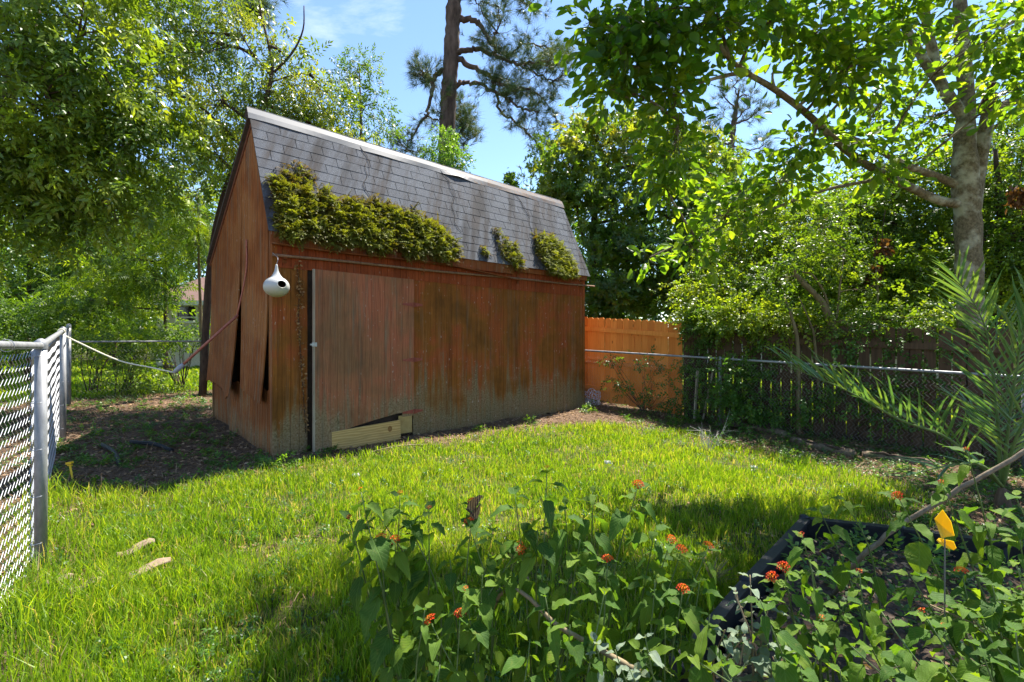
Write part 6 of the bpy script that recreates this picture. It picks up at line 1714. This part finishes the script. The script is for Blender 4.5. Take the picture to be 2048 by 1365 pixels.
# pale root lying in front of the door
P_ = [G(730, 912), G(770, 905), G(815, 898), G(850, 893)]
root = thing('fallen_twig', 'thin pale curved twig on the soil by the patched door', 'twig', P_[0])
wpart('twig', MB().tube(smooth_pts(np.array(P_) + np.array([0, 0, .02]), 4) + np.array([0, 0, .03]) * np.sin(np.linspace(0, PI, 13))[:, None], .008, 6), M_DRYSTEM, root, True)
# dead vine on the front wall
pv = [(.38, .25), (.36, .6), (.33, 1.0), (.31, 1.35), (.29, 1.7), (.30, 2.05), (.27, 2.42)]
wpts = shed_w(np.array([(a, -.03, b_) for a, b_ in pv]))
root = thing('dead_vine', 'brown dried vine with clinging leaf bits left of the shed door', 'vine', shed_w(np.array([.40, -.03, .0])))
sp = smooth_pts(wpts, 5)
wpart('stem', MB().tube(sp, .004, 5), B_DARK, root)
n = 260; ii = rng.integers(0, len(sp), n); pos = sp[ii] + np.stack([rng.normal(size=n) * .022 * UX, rng.normal(size=n) * .022 * UY, rng.normal(size=n) * .05], 1) + shed_dir(np.tile([0, -.012, 0], (n, 1))) * rng.random((n, 1)) * 2
V, F, t = scatter(T_LEAF[0], T_LEAF[1], pos, rdir(n), rdir(n), .045, rng.random(n) * .8 + .2)
link('dead_leaves', mesh_np('dead_leaves', V - FR[root.name], [F], False, t), leaf_mat('dry vine bits', [(.14, .07, .03), (.26, .14, .06), (.36, .22, .11)], .2, .8, .1), root)

# small weed clumps along the shed foot
wl_ = [(560, 935, .22, 'light green weed clump at the near foot of the shed'), (1060, 848, .16, 'ferny weed at the middle of the shed foot'), (1175, 825, .2, 'weed clump at the right corner of the shed foot'), (960, 862, .13, 'small weed under the shed siding'), (1350, 850, .22, 'broad dark weed at the right lawn edge'), (1450, 895, .2, 'leafy weed on the bed edge'), (1580, 925, .18, 'leafy weed below the edging log'), (860, 850, .12, 'tiny weed right of the patched door'), (110, 905, .2, 'big-leaved weed by the left fence post')]
for (px, py, s_, lab) in wl_:
    c_ = G(px, py); n = 46
    root = thing('weed_clump', lab, 'weed', c_, 0, 'weed clumps along the yard edges')
    dr = nrm(rng.normal(size=(n, 3)) * np.array([1, 1, .4]) + np.array([0, 0, .75]))
    pos = c_ + dr * s_ * rng.random((n, 1)) * .6
    V, F, t = scatter(T_TWIG[0], T_TWIG[1], pos, nrm(dr + np.array([0, 0, -.2])), np.tile([0, 0, 1.0], (n, 1)) + rng.normal(size=(n, 3)) * .3, s_ * .55, rng.random(n))
    link('leaves', mesh_np('leaves', V - c_, [F], False, t), L_VINE, root)
    m = MB()
    for q in pos[::6]: m.tube([c_ + np.array([0, 0, -.01]), q], [.004, .002], 4, False)
    wpart('stems', m, M_STEM, root)

# ================================================================== ground cover
GRASS = leaf_mat('grass blades', [(0.07851, 0.1631, 0.01304), (0.1389, 0.2475, 0.0163), (0.2053, 0.32, 0.01956), (0.2899, 0.3623, 0.02934), (0.3553, 0.2964, 0.1568)], .5, .45, .3)
def blades(x, y, h, wd, tint, bend=.45):
    n = len(x); z = gz(x, y)
    a = rng.random(n) * 2 * PI; ca, sa = np.cos(a), np.sin(a)
    b = rng.random(n) * 2 * PI
    bx, by = np.cos(b) * bend * h * (0.3 + rng.random(n)), np.sin(b) * bend * h * (0.3 + rng.random(n))
    w2 = wd / 2
    V = np.zeros((n, 5, 3))
    V[:, 0] = np.stack([x - ca * w2, y - sa * w2, z - .01], 1); V[:, 1] = np.stack([x + ca * w2, y + sa * w2, z - .01], 1)
    mx_, my_ = x + bx * .32, y + by * .32; mz = z + h * .58
    V[:, 2] = np.stack([mx_ - ca * w2 * .9, my_ - sa * w2 * .9, mz], 1); V[:, 3] = np.stack([mx_ + ca * w2 * .9, my_ + sa * w2 * .9, mz], 1)
    V[:, 4] = np.stack([x + bx, y + by, z + h * (1 - .25 * np.hypot(bx, by) / np.maximum(h, .01))], 1)
    k_ = (np.arange(n) * 5)[:, None]
    return V.reshape(-1, 3), (np.array([[0, 1, 3, 2]]) + k_), (np.array([[2, 3, 4]]) + k_), np.repeat(tint, 5)
gx_, gy_, gh_, gw_, gt_ = [], [], [], [], []
for (y0, y1, dens, wd_, hm) in ((1.5, 3.4, 8200, .005, .105), (3.4, 5.6, 4600, .0062, .092), (5.6, 9.4, 2400, .0085, .08)):
    X0, X1 = -1.15 * y1 - .3, 1.0 * y1
    n = int(dens * (X1 - X0) * (y1 - y0))
    x = rng.uniform(X0, X1, n); y = rng.uniform(y0, y1, n)
    ok = (np.abs(x) < 1.12 * y + .5); x, y = x[ok], y[ok]
    m_ = lawn_mask(x, y)
    patch_ = np.clip(.55 + .95 * wob(x * 1.7 + 3, y * 1.7), 0, 1)
    m_ = m_ * np.clip(.38 + .9 * patch_, .38, 1)
    # bare thin places
    ok = rng.random(len(x)) < m_
    x, y, patch_ = x[ok], y[ok], patch_[ok]
    tuft_ = .5 + .5 * np.sin(x * 17 + 3 * np.sin(y * 5)) * np.sin(y * 19 + 2 * np.sin(x * 4))
    h = hm * (.35 + .95 * rng.random(len(x)) ** 1.3) * (.6 + .55 * patch_ + .4 * tuft_)
    lf_d = np.abs((x - LF_P[0]) * LNM[0] + (y - LF_P[1]) * LNM[1])
    h = np.where(lf_d < .45, h * (1 + 1.6 * rng.random(len(x)) * np.clip(1 - lf_d / .45, 0, 1)), h)
    gx_.append(x); gy_.append(y); gh_.append(h); gw_.append(np.full(len(x), wd_) * (.7 + .6 * rng.random(len(x))))
    t = np.clip(.36 + .20 * wob(x * .9, y * .9) + .22 * rng.normal(size=len(x)), 0, .8); t = np.where(rng.random(len(x)) < .05 + .16 * (1 - patch_) ** 2, .9 + .1 * rng.random(len(x)), t)
    gt_.append(t)
x, y, h, w2, t = [np.concatenate(v) for v in (gx_, gy_, gh_, gw_, gt_)]
V, Qd, Tr, tt = blades(x, y, h, w2, t)
tag(link('lawn_grass', mesh_np('lawn_grass', V, [Qd, Tr], False, tt), GRASS), 'bright green shaggy lawn grass in front of the shed', 'grass', kind='stuff')

# lawns beyond the fences: coarser tufts
def far_grass(name, label, px0, px1, d0, d1, n, cond):
    dd = d0 + (d1 - d0) * rng.random(n) ** 1.3; px = rng.uniform(px0, px1, n); x = (px - CX) / FPX * dd
    ok = cond(x, dd); x, y = x[ok], dd[ok]
    V, Qd, Tr, tt = blades(x, y, .10 * (.5 + rng.random(len(x))), .018 + .0012 * y, np.clip(.4 + .25 * rng.normal(size=len(x)), 0, .85))
    tag(link(name, mesh_np(name, V, [Qd, Tr], False, tt), GRASS), label, 'grass', kind='stuff')
far_grass('far_lawn', 'sunlit neighbouring lawn beyond the fence at left', -250, 470, 9.0, 24, 26000, lambda x, y: far_green(x, y) > .5)
far_grass('far_lawn', 'sunlit neighbouring lawn beyond the brown fence at right', 1180, 2300, 7.2, 18, 26000, lambda x, y: ((x - WF0[0]) * .664 + (y - WF0[1]) * .747) > .25)

# litter on bare soil
def in_view(n, y0, y1, pw=1.0):
    y = y0 + (y1 - y0) * rng.random(n) ** pw; x = rng.uniform(-1.15, 1.7, n) * y
    return x, y
x, y = in_view(42000, 2.6, 10.8)
sw = (x - C0[0]) * NX + (y - C0[1]) * NY; su = (x - C0[0]) * UX + (y - C0[1]) * UY
inside = (sw > -.02) & (sw < SHED_W) & (su > 0) & (su < SHED_L)
ok = (rng.random(len(x)) > lawn_mask(x, y) * .90) & ~inside & (far_green(x, y) < .5)
x, y = x[ok], y[ok]; n = len(x)
pos = np.stack([x, y, gz(x, y) + .006 + .012 * rng.random(n)], 1)
D = nrm(np.stack([rng.normal(size=n), rng.normal(size=n), .15 * rng.normal(size=n)], 1))
L_LIT = leaf_mat('leaf litter', [(0.072, 0.0432, 0.02592), (0.1728, 0.108, 0.0648), (0.288, 0.1872, 0.1152), (0.4608, 0.3168, 0.2016)], .15, .85, .1)
V, F, t = scatter(T_LEAF[0], T_LEAF[1], pos, D, np.tile([0, 0, 1.0], (n, 1)) + rng.normal(size=(n, 3)) * .35, .035 + .035 * rng.random(n), rng.random(n))
tag(link('leaf_litter', mesh_np('leaf_litter', V, [F], False, t), L_LIT), 'brown leaf litter scattered over the bare soil', 'leaf litter', kind='stuff')
x, y = in_view(36000, 2.6, 10.8)
sw = (x - C0[0]) * NX + (y - C0[1]) * NY; su = (x - C0[0]) * UX + (y - C0[1]) * UY
inside = (sw > -.02) & (sw < SHED_W) & (su > 0) & (su < SHED_L)
ok = (rng.random(len(x)) > lawn_mask(x, y) * .9) & ~inside & (far_green(x, y) < .5); x, y = x[ok], y[ok]; n = len(x)
tn = np.array([[0, -.012, 0], [0, .012, 0], [.5, .012, .05], [.5, -.012, .05], [1, 0, 0]])
V, F, t = scatter(tn, np.array([[0, 1, 2], [0, 2, 3], [3, 2, 4]]), np.stack([x, y, gz(x, y) + .012 + .02 * rng.random(n)], 1), nrm(np.stack([rng.normal(size=n), rng.normal(size=n), .2 * rng.normal(size=n)], 1)), np.tile([0, 0, 1.0], (n, 1)), .10 + .12 * rng.random(n), rng.random(n))
tag(link('straw_litter', mesh_np('straw_litter', V, [F], False, t), L_LIT), 'fine dry straw and pine needles over the bare soil', 'straw', kind='stuff')
# weeds in the soil
x, y = in_view(11000, 2.4, 10.4)
sw = (x - C0[0]) * NX + (y - C0[1]) * NY; su = (x - C0[0]) * UX + (y - C0[1]) * UY
inside = (sw > -.05) & (sw < SHED_W + .05) & (su > -.1) & (su < SHED_L)
cl = wob(x * 1.9, y * 1.9 + 2)
left = (x < -2.2)
ok = (lawn_mask(x, y) < .5) & ~inside & (far_green(x, y) < .5) & (rng.random(len(x)) < np.clip(.42 + .55 * cl + .35 * (x > 1.5), 0.03, .9)) & ((sw > .2) | left | (x > 2.0))
x, y = x[ok], y[ok]; n = len(x)
k_ = rng.integers(3, 7, n); ii = np.repeat(np.arange(n), k_)
pos = np.stack([x[ii], y[ii], gz(x[ii], y[ii])], 1) + rng.normal(size=(len(ii), 3)) * np.array([.025, .025, 0])
V, F, t = scatter(T_TWIG[0], T_TWIG[1], pos, nrm(rng.normal(size=(len(ii), 3)) * np.array([1, 1, .3]) + np.array([0, 0, .6])), np.tile([0, 0, 1.0], (len(ii), 1)), .05 + .09 * rng.random(len(ii)), rng.random(len(ii)) * .8)
tag(link('ground_weeds', mesh_np('ground_weeds', V, [F], False, t), L_VINE), 'low green weeds sprouting from the shaded soil', 'weeds', kind='stuff')
# clover and broadleaf weeds in the lawn
x, y = in_view(5200, 1.9, 8.6, 1.2)
ok = (lawn_mask(x, y) > .4) & (rng.random(len(x)) < np.clip(.25 + .7 * wob(x * 2.3 + 5, y * 2.3), .02, .8)); x, y = x[ok], y[ok]; n = len(x)
k_ = rng.integers(3, 6, n); ii = np.repeat(np.arange(n), k_)
pos = np.stack([x[ii], y[ii], gz(x[ii], y[ii]) + .02 + .05 * rng.random(len(ii))], 1) + rng.normal(size=(len(ii), 3)) * np.array([.03, .03, 0])
V, F, t = scatter(T_TWIG[0], T_TWIG[1], pos, nrm(rng.normal(size=(len(ii), 3)) * np.array([1, 1, .3]) + np.array([0, 0, .5])), np.tile([0, 0, 1.0], (len(ii), 1)), .035 + .05 * rng.random(len(ii)), rng.random(len(ii)) * .7)
tag(link('lawn_weeds', mesh_np('lawn_weeds', V, [F], False, t), L_VINE), 'small broadleaf weeds mixed into the lawn', 'weeds', kind='stuff')
# seedlings and weeds in the raised bed
n = 170
x = rng.uniform(.75, 3.7, n); y = rng.uniform(.9, 3.5, n); ok = poly_sd(cpoly, x, y) > .08; x, y = x[ok], y[ok]; n = len(x)
ii = np.repeat(np.arange(n), 7)
pos = np.stack([x[ii], y[ii], np.full(len(ii), .03)], 1) + rng.normal(size=(len(ii), 3)) * np.array([.03, .03, 0]) + np.array([0, 0, 1]) * (.10 * rng.random((len(ii), 1)))
V, F, t = scatter(T_TWIG[0], T_TWIG[1], pos, nrm(rng.normal(size=(len(ii), 3)) * np.array([1, 1, .3]) + np.array([0, 0, .7])), np.tile([0, 0, 1.0], (len(ii), 1)), .06 + .09 * rng.random(len(ii)), rng.random(len(ii)))
tag(link('bed_weeds', mesh_np('bed_weeds', V, [F], False, t), L_VINE), 'low green seedlings covering the soil inside the black bed', 'weeds', kind='stuff')
# litter in the raised bed
n = 5200
x = rng.uniform(.7, 3.6, n); y = rng.uniform(.9, 3.5, n); ok = poly_sd(cpoly, x, y) > .05; x, y = x[ok], y[ok]; n = len(x)
V, F, t = scatter(T_LEAF[0], T_LEAF[1], np.stack([x, y, .035 + .03 * rng.random(n)], 1), nrm(np.stack([rng.normal(size=n), rng.normal(size=n), .2 * rng.normal(size=n)], 1)), np.tile([0, 0, 1.0], (n, 1)) + rng.normal(size=(n, 3)) * .5, .018 + .03 * rng.random(n), rng.random(n))
tag(link('bed_litter', mesh_np('bed_litter', V, [F], False, t), L_LIT), 'dry leaves lying on the soil inside the black bed', 'leaf litter', kind='stuff')
